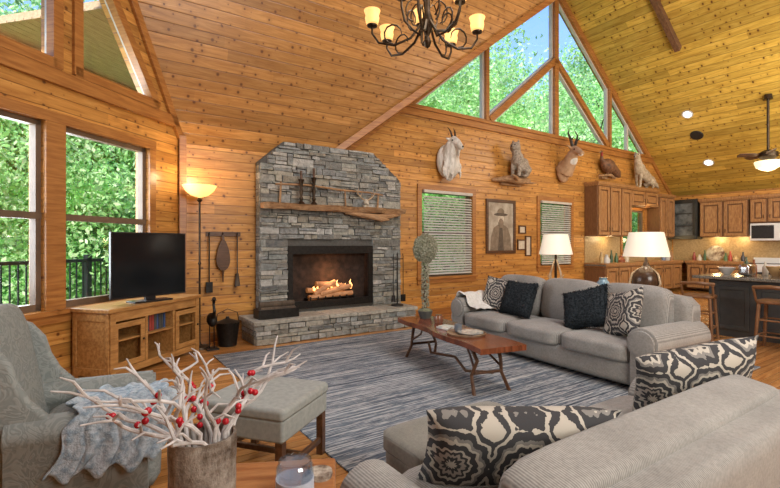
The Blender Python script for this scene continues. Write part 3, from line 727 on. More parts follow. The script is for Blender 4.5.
def drape(name,prof,y0,y1,ny,amp,mat,M,lab,cat,seed=1,fold=0):
    pts=[Vector(p) for p in prof]; P=[]
    for i in range(len(pts)-1):
        for k in range(6): P.append(pts[i].lerp(pts[i+1],k/6))
    P.append(pts[-1]); n=len(P); vs=[]
    for j in range(ny+1):
        y=y0+(y1-y0)*j/ny
        for i,p in enumerate(P):
            w=amp*(math.sin(j*.9+i*.25)+.6*math.sin(j*.37-i*.5+1))
            fo=fold*(math.sin(j*.45+.8*math.sin(i*.13))+.5*math.sin(j*1.0+i*.12+.7)) 
            hang=max(0,(i/n)-.66)*2.2
            vs.append((p.x+w*.4-abs(fo)*hang,y+.02*math.sin(i*.6)+.10*(i/n)*math.sin(i*.11+1)*(1 if fold else 0),p.z+abs(w)*.8+max(0,fo)*(1-min(1,hang))*.9+(.03*math.sin(j*.5) if (fold and i>n-4) else 0)))
    fs=[(j*n+i,j*n+i+1,(j+1)*n+i+1,(j+1)*n+i) for j in range(ny) for i in range(n-1)]
    b=B(); b.add(vs,fs); o=mk(b,name,mat,M=M,smooth=180); m=o.modifiers.new('sol','SOLIDIFY'); m.thickness=.012 if fold else .018; m.offset=1
    m=o.modifiers.new('sub','SUBSURF'); m.levels=1; m.render_levels=1
    return tag(o,lab,cat)
drape('throw_blanket',[(-1.06,0,.52),(-1.22,0,.56),(-1.34,0,.71),(-1.44,0,.73),(-1.59,0,.65),(-1.63,0,.3)],-.45,.1,14,.03,whiteF,S1M,'fluffy cream throw draped over the far sofa arm','blanket')
OTC=(.37+.83*.98-.557*1.32,1.07+.557*.98+.83*1.32,0)
e=thing('upholstered_ottoman','olive grey velvet rectangular ottoman in front of sofa','ottoman',OTC,math.radians(33.9))
b=B(); b.puff((0,0,.22),(.92,.46,.28),9,8); mk(b,'base',greyF,e,smooth=180)
b=B(); b.puff((0,0,.36),(.95,.49,.12),8,9,crown=(0,0,.15)); mk(b,'cushion',greyF,e,smooth=180)
for sx in(-1,1):
    for sy in(-1,1):
        b=B(); b.cyl((sx*.38,sy*.16,0),(sx*.38,sy*.16,.1),.025,.03,10); mk(b,'foot',darkwood,e)
e=thing('ottoman','grey-blue square upholstered ottoman with dark straight wooden legs','ottoman',(-.84,3.06,0.0),math.atan2(.93,.36)+.05)
b=B(); b.b2(-.30,.30,-.31,.31,.30,.44); mk(b,'box_side',ottM,e,bevel=.02,seg=4)
b=B(); b.b2(-.31,.31,-.32,.32,.43,.51); mk(b,'cushion',ottM,e,bevel=.03,seg=5)
for sx in(-1,1):
    for sy in(-1,1):
        b=B(); b.box((sx*.265,sy*.275,.15),(.05,.05,.30)); mk(b,'leg',darkwood,e,bevel=.004)
for sy in(-1,1):
    b=B(); b.b2(-.25,.25,sy*.275-.015,sy*.275+.015,.09,.125); mk(b,'stretcher',darkwood,e,bevel=.004)
b=B(); b.b2(-.015,.015,-.27,.27,.09,.125); mk(b,'stretcher',darkwood,e,bevel=.004)
# wing armchair
ACL=(-1.84,2.74,0); ACR=math.radians(116); AC=MT(ACL,ACR); e=thing('armchair','grey-blue upholstered wingback armchair beside the side table','armchair',ACL,ACR)
b=B(); b.puff((0,-.02,.22),(.72,.76,.26),10,8); mk(b,'base',damM,e,smooth=180)
b=B(); b.puff((0,-.10,.41),(.56,.64,.17),6,9,crown=(0,0,.15)); mk(b,'seat_cushion',damM,e,smooth=180)
b=B(); b.puff((0,.37,.67),(.76,.15,.94),5.0,14,rot=RX(-.19),crown=(0,.1,.03)); mk(b,'backrest',damM,e,smooth=180)
for s_ in(-1,1):
    b=B(); prof=[(.42,.42),(.52,.92),(.50,1.0),(.43,1.03),(.35,.99),(.28,.90),(.25,.79),(.20,.69),(.12,.60),(.08,.45)]
    b.prism(prof,[],s_*.39,s_*.33,mp=lambda a,c,h:(h,a,c)); mk(b,'wing',damM,e,bevel=.025,seg=4).modifiers['bev'].harden_normals=False
    b=B(); armrest(b,.86,.8,s_,.16,.60,-.34,.3); mk(b,'armrest',damM,e,bevel=.012,seg=3).modifiers['bev'].harden_normals=False
    for y in(-.32,.3):
        b=B(); b.cyl((s_*.3,y,0),(s_*.3,y,.1),.018,.03,10); mk(b,'foot',darkwood,e)
thr=drape('throw_blanket',[(.26,0,.525),(.10,0,.535),(-.08,0,.535),(-.22,0,.545),(-.285,0,.60),(-.345,0,.630),(-.405,0,.622),(-.44,0,.58),(-.455,0,.46),(-.465,0,.30)],-.44,.06,44,.003,throwM,AC,'soft fluffy pale blue throw draped over the armchair','blanket',2,fold=.026)
# ---------------- coffee table ----------------
ca=math.radians(-68); cc=(.715,5.25,0)
e=thing('coffee_table','reddish live-edge cedar slab coffee table with branch legs','coffee table',cc,ca)
b=B(); rg=random.Random(9); o_=[]
for i in range(17): x=-1.0+i*.125; o_.append((x,-.25-.025*math.sin(i*.8)-rg.uniform(0,.015)))
for i in range(17): x=1.0-i*.125; o_.append((x,.25+.025*math.sin(i*.6+1)+rg.uniform(0,.015)))
b.prism(o_,[],.455,.51,mp=lambda a,c,h:(a,c,h)); mk(b,'table_top',redwood,e,bevel=.012,seg=3)
for sx in(-1,1):
    for sy in(-1,1):
        b=B(); b.tube([(sx*.68,sy*.16,.46),(sx*.76,sy*.14,.33),(sx*.72,sy*.18,.18),(sx*.82,sy*.21,.0)],[.022,.02,.018,.02],8)
        b.tube([(sx*.74,sy*.16,.25),(sx*.58,sy*.11,.35),(sx*.50,sy*.12,.46)],[.014,.012,.012],7); mk(b,'leg',darkwood,e)
for pts in([(-.74,.08,.2),(-.4,-.06,.15),(0,.05,.18),(.4,-.05,.13),(.74,.06,.19)],[(-.73,-.16,.2),(-.74,.16,.2)],[(.73,-.16,.2),(.74,.16,.2)]):
    b=B(); b.tube(pts,.016,8); mk(b,'stretcher',darkwood,e)
def CT(x,y,z=.51): return MT(cc,ca)@Vector((x,y,z))
b=B(); b.lathe([(0,0),(.20,0),(.215,.02),(.21,.025),(.19,.01),(0,.01)],n=32); o=mk(b,'round_tray',M_('tray_wood',(.35,.25,.15),(.15,.09,.05),8,.4),M=MT(CT(.33,.0))); tag(o,'round wooden tray on the coffee table','tray')
b=B(); b.lathe([(0,0),(.07,0),(.14,.018),(.14,.024),(.07,.008),(0,.008)],n=32); o=mk(b,'plate',M_('plate_glaze',(.6,.58,.5),(.25,.25,.25),20,.2),M=MT(CT(.38,.02,.522))); tag(o,'patterned ceramic plate on the round tray','plate')
b=B(); b.lathe([(0,0),(.03,0),(.045,.03),(.042,.09),(.036,.09),(.03,.01),(0,.01)],n=20); o=mk(b,'mug',M_('mug_glaze',(.10,.13,.17),(.2,.2,.2),10,.25),M=MT(CT(.24,-.05,.522))); tag(o,'dark blue ceramic cup on the tray','cup')
b=B(); b.box((0,0,.012),(.2,.15,.02)); b.box((.01,0,.03),(.17,.13,.016),RZ(.2)); o=mk(b,'magazine_pile',M_('magazine_cover',(.35,.42,.45),(.7,.68,.6),9,.3),M=MT(CT(-.02,-.05),ca+.2),bevel=.002); tag(o,'two small magazines on the coffee table','magazine')
b=B(); b.lathe([(0,0),(.05,0),(.06,.04),(.04,.09),(.045,.1),(.0,.1)],n=20); o=mk(b,'small_jar',M_('brown_glaze',(.25,.10,.05),(.12,.05,.03),8,.2),M=MT(CT(-.42,.06))); tag(o,'small brown ceramic jar on the coffee table','jar')
e=thing('dried_topiary','tall pale grey-green dried topiary with slim stem in dark pot','dried plant',CT(-.80,.06),.15)
b=B(); b.shell([(.001,0),(.07,0),(.09,.06),(.10,.10)],n=20,th=.01); mk(b,'pot',M_('pot_black',(.05,.06,.06),(.1,.11,.1),10,.4),e)
b=B(); b.ell((0,0,.09),(.095,.095,.05)); mk(b,'moss_bed',M_('dried_moss',(.20,.20,.12),(.10,.11,.07),30,1,bst=1,bd=.02),e)
b=B(); b.tube([(0,0,.1),(.015,.01,.35),(-.015,0,.6),(.01,0,.80)],[.018,.014,.014,.01],8); b.tube([(0.01,0,.1),(-.02,-.01,.35),(.02,0,.6),(0,0,.78)],[.013,.012,.012,.01],8); mk(b,'trunk',barkM,e)
b=B(); rg=random.Random(3)
for k in range(2600):
    a=rg.uniform(0,2*PI); ph=math.acos(rg.uniform(-1,1)); q_=rg.uniform(.35,1)**.5
    c=Vector((.165*q_*math.sin(ph)*math.cos(a),.07*q_*math.sin(ph)*math.sin(a),.93+.20*q_*math.cos(ph)))
    if k%9==0: c=Vector((.045*math.cos(a),.045*math.sin(a),rg.uniform(.15,.75)))
    s=Vector((rg.uniform(-1,1),rg.uniform(-.5,.5),rg.uniform(-1,1))).normalized()*.02; s2=s.cross(Vector((rg.uniform(-.3,.3),1,rg.uniform(-.3,.3)))).normalized()*.011
    b.add([c-s,c+s2,c+s,c-s2],[(0,1,2,3)])
o=mk(b,'foliage',leafmat('grey_frond',(.24,.26,.18),(.38,.39,.29),(.52,.52,.41)),e,smooth=0); o['kind']='stuff'
# ---------------- side table & foreground ----------------
e=thing('side_table','reddish honey wood side table in front of the sofas','side table',(-.54,1.72,0),.12)
b=B(); b.b2(-.30,.33,-.28,.25,.515,.55); mk(b,'table_top',sideM,e,bevel=.012,seg=3)
b=B(); b.b2(-.26,.28,-.23,.20,.44,.515); mk(b,'apron',sideM,e,bevel=.004)
for x in(-.25,.27):
    for y in(-.22,.19): b=B(); b.box((x,y,.25),(.05,.05,.5)); mk(b,'leg',sideM,e,bevel=.005)
vloc=Vector((-.715,1.72,.55))
def birch():
    m,nt,bs,out=nodes('tarnished_bark'); bs.inputs['Roughness'].default_value=.6
    f=noise(nt,objc(nt,(2,2,6)),4,6,.7); f2=noise(nt,objc(nt,(1,1,.6)),13,8,.75)
    c=ramp(nt,f,[(.36,(.045,.03,.02)),(.47,(.18,.13,.09)),(.58,(.30,.26,.21)),(.72,(.46,.43,.39))]); c=mix(nt,.6,c,ramp(nt,f2,[(.40,(.06,.035,.02)),(.6,(.42,.38,.33))]))
    nt.links.new(c,bs.inputs['Base Color']); bump(nt,bs,f2,1.0,.02); return m
e=thing('bark_vase','rough tarnished bark cylinder vase on the side table','vase',vloc)
b=B(); b.shell([(.001,0),(.119,0),(.121,.05),(.120,.1),(.123,.17),(.122,.225)],n=40,th=.011)
mk(b,'vase_body',birch(),e)
e=thing('berry_branches','bare white-grey branches with red berries in bark vase','branches',vloc+Vector((0,0,.015)))
twigM=M_('frosted_twig',(.64,.62,.61),(.38,.36,.35),18,.8,bst=.4)
berryM=M_('red_berry',(.55,.012,.03),(.36,.008,.015),10,.25,bst=0)
rg=random.Random(21); bpts=[]
for k in range(18):
    a=2*PI*k/18+rg.uniform(-.2,.2); l=rg.uniform(.34,.54); sp=rg.uniform(.25,.95); cw=rg.choice((-1,1))*rg.uniform(.35,.75)
    b=B(); p=Vector((.05*math.cos(a),.05*math.sin(a),.02)); d=Vector((math.cos(a)*sp*.5,math.sin(a)*sp*.4,1)).normalized(); pts=[p.copy()]
    side=Vector((-math.sin(a),math.cos(a)*.6,.25))
    for i in range(11):
        p=p+d*l/10*(1.0 if i else 3.6); d=(d+side*cw*math.sin(i*.95)+Vector((math.cos(a)*sp*.19+rg.uniform(-.22,.22),math.sin(a)*sp*.14+rg.uniform(-.22,.22),rg.uniform(-.18,.10)))).normalized()
        if i<2: p.x=max(-.09,min(.09,p.x)); p.y=max(-.09,min(.09,p.y))
        pts.append(p.copy())
    b.tube(pts,[.0085,.0085,.0082,.008,.0078,.0072,.0068,.006,.0055,.0048,.004,.0025],7)
    for j in(4,5,7,9):
        q=pts[j]; dd=(Vector((math.cos(a)*.5,math.sin(a)*.5,.2))+Vector((rg.uniform(-1,1),rg.uniform(-1,1),rg.uniform(-.1,1)))).normalized(); L2=rg.uniform(.05,.13)
        p2=q+dd*L2*.5+Vector((0,0,.018)); p3=q+dd*L2
        b.tube([q,p2,p3],[.0055,.0045,.0025],6)
    if k%2==0:
        for j in(4,6):
            for _ in range(2): bpts.append(pts[j]+Vector((rg.uniform(-.018,.018),-.015+rg.uniform(-.006,.004),rg.uniform(-.018,.018))))
    mk(b,'branch',twigM,e)
b=B(); b.ell((0,0,0),.0125,n=12,m=8); b0=None
for p in bpts[:34]:
    if b0 is None: b0=mk(b,'berry',berryM,e,M=Matrix.Translation(p),smooth=180)
    else: dupart(b0,Matrix.Translation(p))
e=thing('candle_jar','glass jar candle with pale wax on the side table','candle',(-.355,1.68,.55))
b=B(); b.shell([(.001,0),(.063,0),(.069,.01),(.069,.12),(.060,.135),(.062,.145)],n=28,th=.004); mk(b,'jar',jarM,e)
b=B(); b.lathe([(0,.006),(.062,.006),(.062,.075),(0,.075)],n=28); mk(b,'wax',M_('wax',(.55,.62,.66),(.5,.56,.6),4,.4,bst=0),e)
b=B(); b.lathe([(.065,.02),(.0705,.02),(.0705,.08),(.065,.08)],n=28); mk(b,'label_band',M_('paper_label',(.5,.55,.62),(.35,.4,.5),6,.6),e)
b=B(); b.lathe([(0,0),(.048,0),(.05,.012),(.048,.024),(.0,.024)],n=28); o=mk(b,'tin_lid',M_('lid_cream',(.55,.5,.42),(.12,.08,.06),25,.4),M=MT((-.285,1.84,.55))); tag(o,'small round patterned tin lying on side table','tin')
# ---------------- sofa table & lamps ----------------
def ST(q,off=.36): return Vector((1.82+.866*off+.5*q,7.5+.5*off-.866*q,0))
mid=ST(1.40,.44); e=thing('sofa_table','narrow dark wood table behind the long sofa','console table',mid,-PI/3)
b=B(); b.b2(-1.15,1.15,-.17,.17,.76,.80); mk(b,'table_top',darkwood,e,bevel=.006)
for x in(-1.1,1.1):
    for y in(-.13,.13): b=B(); b.box((x,y,.38),(.05,.05,.76)); mk(b,'leg',darkwood,e,bevel=.004)
def tlamp(loc,rs,rt,lab,antl=True):
    e=thing('table_lamp',lab,'table lamp',loc,0)
    if antl:
        b=B(); b.lathe([(0,0),(.09,0),(.085,.02),(.02,.04),(.018,.55),(0,.55)],n=20); mk(b,'base',bronzeM,e)
        b=B()
        for k in range(4):
            a=k*PI/2+.4; c,s=math.cos(a),math.sin(a)
            b.tube([(.05*c,.05*s,.03),(.10*c,.10*s,.12),(.11*c,.11*s,.24),(.06*c,.06*s,.36),(.02*c,.02*s,.46)],[.014,.016,.014,.012,.008],8)
            b.tube([(.11*c,.11*s,.15),(.17*c,.17*s,.22)],[.01,.003],7)
        mk(b,'antler_body',antlerM,e)
    else:
        b=B(); b.lathe([(0,0),(.10,0),(.10,.02),(.06,.035),(.13,.10),(.17,.20),(.16,.30),(.10,.38),(.04,.42),(.03,.46),(.016,.5),(.016,.56),(0,.56)],n=28); mk(b,'base',M_('dark_glazed_base',(.10,.055,.03),(.04,.022,.014),7,.25),e)
        b=B()
        for k in range(3):
            a=k*2*PI/3-1.2; c,s=math.cos(a),math.sin(a)
            b.tube([(.14*c,.14*s,.10),(.20*c,.20*s,.20),(.17*c,.17*s,.32),(.10*c,.10*s,.38)],[.014,.014,.012,.006],8)
        mk(b,'antler_trim',antlerM,e)
    b=B(); b.shell([(rs,.54),(rt,.85)],n=32,th=.006); mk(b,'lamp_shade',shadeM,e)
    b=B(); b.lathe([(0,.56),(.03,.60),(.035,.66),(.02,.72),(0,.74)],n=14); mk(b,'bulb',shadeM,e)
    point(Vector(loc)+Vector((0,0,.80)),6,(1,.85,.65),.08)
tlamp(ST(2.22,.42)+Vector((0,0,.80)),.27,.20,'table lamp with dark rounded antler-trimmed base and cream shade',False)
tlamp(ST(.80,.42)+Vector((0,0,.80)),.25,.18,'antler table lamp with lit cream shade near the window')
b=B(); b.lathe([(0,0),(.07,0),(.10,.06),(.10,.14),(.05,.20),(.055,.23),(0,.23)],n=24); o=mk(b,'glass_jar',M_('blue_glass',(.20,.32,.40),(.12,.2,.28),6,.1,bst=0),M=MT(ST(1.6,.44)+Vector((0,0,.8)))); tag(o,'rounded blue-grey glass jar on the sofa table','jar')
# ---------------- chandelier ----------------
CH=Vector((.27,3.25,2.91)); e=thing('chandelier','oiled bronze chandelier with curled arms and amber glass shades','chandelier',CH,.3)
b=B(); b.lathe([(0,0),(.018,.015),(.03,.05),(.012,.09),(.035,.14),(.045,.2),(.02,.27),(.02,.45),(.04,.52),(.015,.58),(.012,.75),(0,.75)],n=20)
for k in range(30):
    z=.75+k*.15; b.tube([(.012*math.cos(a)*(1 if k%2 else .3),.012*math.cos(a)*(.3 if k%2 else 1),z+.085*math.sin(a)) for a in [2*PI*j/8 for j in range(8)]],.004,5,closed=True)
b.cyl((0,0,.7),(0,0,5.32),.004,n=6)
mk(b,'stem',bronzeM,e)
for k in range(9):
    a=2*PI*k/9; tier=k%3==2; rr_=.24 if tier else .40; zz=.28 if tier else .17
    c,s=math.cos(a),math.sin(a)
    b=B(); b.tube([(.03*c,.03*s,.20),(rr_*.3*c,rr_*.3*s,.08),(rr_*.6*c,rr_*.6*s,.03 if not tier else .10),(rr_*.88*c,rr_*.88*s,.05 if not tier else .14),(rr_*c,rr_*s,zz-.05),(rr_*c,rr_*s,zz)],[.0095,.0095,.009,.009,.008,.008],8)
    b.tube([(rr_*(.62+.16*math.cos(q))*c,rr_*(.62+.16*math.cos(q))*s,.11+.07*math.sin(q)+(.05 if tier else 0)) for q in [-PI/2+j*.6 for j in range(9)]],[.0065]*6+[.006,.005,.003],6)
    b.tube([(rr_*(.25+.14*math.cos(q))*c,rr_*(.25+.14*math.cos(q))*s,.28+.08*math.sin(q)) for q in [-PI/2+j*.6 for j in range(8)]],[.006]*5+[.005,.004,.003],6)
    b.lathe([(0,zz-.01),(.036,zz),(.039,zz+.01),(0,zz+.01)],c=(rr_*c,rr_*s,0),n=14); ar=mk(b,'arm',bronzeM,e)
    b=B(); b.shell([(.025,zz+.008),(.044,zz+.02),(.052,zz+.06),(.048,zz+.08),(.060,zz+.115)],c=(rr_*c,rr_*s,0),n=20,th=.004); mk(b,'glass_shade',amberG,ar)
point(CH+Vector((0,0,.55)),16,(1,.8,.55),.3)
# ---------------- wall decor ----------------
e=thing('framed_picture','dark framed sepia photograph of a bearded man in hat','picture',N(6.92,.0,1.28),FN)
b=B(); b.prism([(-.5,0),(.5,0),(.5,1.26),(-.5,1.26)],[[(-.43,.07),(.43,.07),(.43,1.19),(-.43,1.19)]],-.04,0); mk(b,'frame',darkwood,e,smooth=0,bevel=.006)
pm=[M_('sepia_bg',(.50,.45,.36),(.28,.23,.17),4,.6,bst=0),M_('sepia_light',(.66,.58,.46),(.5,.43,.33),9,.6,bst=0),M_('sepia_dark',(.06,.045,.035),(.12,.09,.06),9,.6,bst=0),M_('sepia_mid',(.26,.20,.14),(.16,.12,.08),9,.6,bst=0)]
b=B(); b.cur=0; b.b2(-.44,.44,-.012,-.005,.06,1.2)
def disc(cx,cz,rx,rz_,y,mi): b.cur=mi; b.prism([(cx+rx*math.cos(a),cz+rz_*math.sin(a)) for a in [2*PI*k/20 for k in range(20)]],[],y,-.012)
b.cur=3; b.prism([(-.36,.07),(.36,.07),(.33,.40),(.24,.60),(.08,.68),(-.08,.68),(-.24,.60),(-.33,.40)],[],-.014,-.012)
b.cur=2; b.prism([(-.10,.07),(.10,.07),(.05,.6),(-.05,.6)],[],-.016,-.012)
disc(0,.80,.10,.14,-.018,1); disc(0,.71,.085,.11,-.020,3); disc(-.035,.83,.012,.01,-.021,2); disc(.035,.83,.012,.01,-.021,2); disc(0,.91,.23,.035,-.022,2); disc(0,.97,.11,.09,-.021,3)
mk(b,'print',pm,e,smooth=0)
for t,z,w,h,lab in((7.65,1.35,.3,.26,'small dark framed picture on the pine wall'),(7.68,1.75,.26,.2,'small wooden plaque on the pine wall'),(7.9,1.2,.22,.5,'narrow hanging wooden ornament on the wall')):
    e=thing('small_picture',lab,'picture',N(t,0,z),FN); b=B(); b.prism([(-w/2,0),(w/2,0),(w/2,h),(-w/2,h)],[[(-w/2+.03,.03),(w/2-.03,.03),(w/2-.03,h-.03),(-w/2+.03,h-.03)]],-.03,0); mk(b,'frame',darkwood,e,smooth=0); b=B(); b.b2(-w/2+.02,w/2-.02,-.012,-.004,.02,h-.02); mk(b,'print',pm[1],e,smooth=0)
def animal(name,lab,cat,loc,rz): return thing(name,lab,cat,loc,rz)
goatM=M_('cream_hair',(.80,.78,.72),(.52,.49,.43),18,1,stretch=(1,1,.22),bst=1,bd=.04)
catM=M_('bobcat_fur',(.46,.40,.32),(.22,.18,.14),22,1,bst=.8,bd=.02)
pronM=M_('pronghorn_fur',(.50,.33,.20),(.36,.22,.12),8,1,bst=.6,bd=.02)
turkM=M_('brown_feather',(.24,.11,.05),(.07,.035,.02),14,.6,bst=.8,bd=.02)
coyM=M_('tan_fur',(.58,.49,.36),(.34,.27,.18),14,1,bst=.8,bd=.02)
hornM=M_('black_horn',(.02,.018,.015),(.05,.04,.03),12,.4)
eyeM=M_('glass_eye',(.01,.008,.005),(.02,.01,.005),5,.05,bst=0)
e=animal('goat_mount','cream long-haired mountain goat shoulder mount with short black horns','taxidermy',N(5.15,.0,2.82),FN)
b=B(); rg=random.Random(8)
b.ell((0,-.12,.42),(.27,.14,.36)); b.ell((0,-.22,.36),(.22,.18,.32)); b.tube([(0,-.15,.45),(-.02,-.28,.62),(-.03,-.36,.76)],[.24,.18,.14],14); b.tube([(0,-.2,.2),(0,-.2,.0)],[.16,.03],10)
for k in range(34):
    a=rg.uniform(-2.6,-.5); z=rg.uniform(.12,.62); r_=.20+.05*math.sin(z*5)
    x=r_*math.cos(a)*1.1; y=-.16+r_*math.sin(a)*.8
    b.tube([(x*.8,y*.9,z),(x*1.05,y*1.05,z-.08),(x*1.0,y*1.0,z-.19)],[.035,.026,.005],6)
b.tube([(-.03,-.34,.80),(-.05,-.48,.74),(-.06,-.60,.64)],[.115,.085,.055],14); b.ell((-.06,-.62,.62),(.05,.045,.045)); b.tube([(-.05,-.54,.62),(-.05,-.52,.46)],[.05,.012],8)
for sx in(-1,1): b.tube([(-.03+sx*.09,-.34,.82),(-.03+sx*.2,-.34,.84)],[.04,.012],8)
body=mk(b,'body',goatM,e,remesh=.014,sm=2)
for sx in(-1,1):
    b=B(); b.tube([(-.03+sx*.04,-.36,.88),(-.03+sx*.06,-.33,1.0),(-.03+sx*.08,-.26,1.1)],[.024,.017,.003],8); mk(b,'horn',hornM,e)
    b=B(); b.ell((-.05+sx*.085,-.44,.79),.017); mk(b,'eye',eyeM,e)
b=B(); b.ell((-.06,-.665,.63),(.025,.015,.02)); mk(b,'nose',hornM,e)
b=B(); b.tube([(-.62,0,.0),(-.3,-.22,.03),(.1,-.26,.0),(.45,-.2,.04),(.6,-.05,.0)],[.04,.08,.09,.07,.03],10); b.tube([(.0,-.2,0),(-.2,-.4,.04),(-.45,-.45,.1)],[.06,.045,.015],8); b.box((0,-.04,-.03),(.7,.08,.14)); b.tube([(.2,-.2,0),(.4,-.36,-.04),(.6,-.4,-.02)],[.05,.03,.01],8)
o=mk(b,'driftwood_shelf',logM,M=MT(N(7.22,0,2.98),FN),remesh=.02); tag(o,'twisted driftwood branch shelf fixed to the wall','driftwood shelf')
def feline(name,lab,loc,rz,mat,s=1):
    e=animal(name,lab,'taxidermy',loc,rz); b=B()
    b.ell((0,.1,.30),(.15,.26,.17),RX(.5)); b.ell((0,-.08,.42),(.14,.16,.18)); b.ell((0,.2,.2),(.17,.19,.2))
    b.tube([(0,-.1,.48),(0,-.17,.62)],[.12,.10],12); b.ell((0,-.20,.70),(.12,.12,.105)); b.tube([(0,-.26,.68),(0,-.33,.66)],[.055,.04],10)
    for sx in(-1,1):
        b.tube([(sx*.08,-.12,.40),(sx*.085,-.17,.2),(sx*.08,-.16,.03)],[.06,.045,.038],10); b.ell((sx*.08,-.19,.03),(.045,.06,.03))
        b.tube([(sx*.12,.2,.2),(sx*.14,.02,.13),(sx*.13,.12,.05)],[.10,.06,.04],10); b.ell((sx*.13,.02,.03),(.045,.09,.03))
        b.tube([(sx*.065,-.18,.76),(sx*.08,-.17,.87)],[.04,.006],8)
        b.ell((sx*.09,-.19,.66),(.04,.05,.06))
    b.tube([(0,.34,.2),(0,.42,.22),(.03,.46,.3)],[.05,.035,.02],8)
    mk(b,'body',mat,e,remesh=.014,sm=3)
    for sx in(-1,1): b=B(); b.ell((sx*.045,-.302,.72),.015); mk(b,'eye',eyeM,e)
    b=B(); b.ell((0,-.368,.675),(.016,.01,.012)); mk(b,'nose',hornM,e)
    e.scale=(s,s,s); return e
feline('bobcat','mounted grey-brown bobcat crouched on the driftwood shelf',N(7.25,.28,3.05),FN-1.35,catM,1.0)
e=animal('pronghorn_mount','tan pronghorn head mount with black curved horns and white throat','taxidermy',N(9.2,0,3.10),FN)
b=B(); b.ell((0,-.1,.30),(.24,.12,.30)); b.tube([(0,-.1,.28),(0,-.28,.50),(-.02,-.42,.74)],[.25,.18,.13],14); b.tube([(-.02,-.42,.80),(-.08,-.58,.74),(-.14,-.74,.64)],[.125,.09,.055],14)
for sx in(-1,1): b.tube([(-.02+sx*.08,-.4,.84),(-.02+sx*.26,-.38,.92)],[.045,.01],8)
mk(b,'body',pronM,e,remesh=.018,sm=3)
for sx in(-1,1):
    b=B(); b.tube([(-.03+sx*.05,-.42,.88),(-.03+sx*.12,-.42,1.05),(-.03+sx*.20,-.40,1.2),(-.03+sx*.12,-.36,1.34)],[.042,.034,.022,.005],8); b.tube([(-.03+sx*.12,-.43,1.04),(-.03+sx*.14,-.54,1.12)],[.024,.005],6); mk(b,'horn',hornM,e)
    b=B(); b.ell((-.06+sx*.095,-.52,.79),.018); mk(b,'eye',eyeM,e)
b=B(); b.ell((-.01,-.38,.50),(.13,.09,.16),RX(.6)); b.ell((-.12,-.68,.64),(.05,.065,.05)); mk(b,'white_patch',goatM,e)
e=animal('turkey_mount','dark brown mounted wild turkey perched against the wall','taxidermy',N(11.15,.0,3.42),FN)
b=B(); b.tube([(.5,-.12,0),(.1,-.22,.05),(-.4,-.15,.0)],[.03,.04,.02],8); b.box((0,-.05,.0),(.3,.1,.1)); mk(b,'branch_perch',logM,e)
b=B(); b.ell((0,-.2,.3),(.30,.17,.20),RY(.2)); b.tube([(-.2,-.2,.36),(-.34,-.2,.46),(-.36,-.22,.62)],[.10,.055,.035],10); b.ell((-.38,-.22,.65),(.055,.04,.045)); b.tube([(.2,-.2,.27),(.5,-.18,.12),(.66,-.18,.04)],[.13,.12,.03],12)
for sx in(-.06,.06): b.tube([(sx,-.2,.18),(sx,-.22,.05)],[.035,.018],8)
mk(b,'body',turkM,e,remesh=.016,sm=2)
b=B(); b.tube([(-.42,-.22,.65),(-.48,-.22,.62)],[.02,.003],8); mk(b,'beak',antlerM,e)
b=B(); b.ell((-.39,-.25,.58),(.03,.02,.06)); mk(b,'wattle',M_('wattle_red',(.4,.04,.03),None,8,.5),e)
# coyote: chest and head raised, body sloping down to trailing tail
e=animal('coyote','pale tan mounted coyote with raised head on top of cabinets','taxidermy',N(13.05,.24,3.2),FN)
b=B(); b.ell((.08,0,.42),(.42,.14,.17),RY(.42)); b.ell((-.24,0,.58),(.20,.15,.20)); b.ell((.40,0,.27),(.20,.14,.17)); b.tube([(-.30,0,.66),(-.40,-.02,.84),(-.44,-.03,.92)],[.13,.10,.09],12); b.ell((-.47,-.04,.95),(.11,.09,.09)); b.tube([(-.52,-.05,.94),(-.68,-.08,.89)],[.06,.03],10)
for sy in(-1,1):
    b.tube([(-.26,sy*.08,.52),(-.30+.04*sy,sy*.08,.28),(-.30+.06*sy,sy*.08,.02)],[.07,.045,.035],8); b.ell((-.34+.06*sy,sy*.08,.03),(.06,.035,.03))
    b.tube([(.40,sy*.09,.26),(.28,sy*.10,.15),(.42,sy*.10,.07),(.32,sy*.10,.03)],[.10,.06,.035,.03],8)
    b.tube([(-.44,sy*.05-.03,1.01),(-.43,sy*.06-.03,1.12)],[.04,.006],8)
b.tube([(.54,0,.28),(.76,0,.16),(.95,0,.08)],[.07,.075,.02],10)
mk(b,'body',coyM,e,remesh=.018,sm=3)
b=B(); b.ell((-.71,-.085,.895),.02); mk(b,'nose',hornM,e)
b=B(); b.ell((-.54,-.12,.98),.014); mk(b,'eye',eyeM,e)
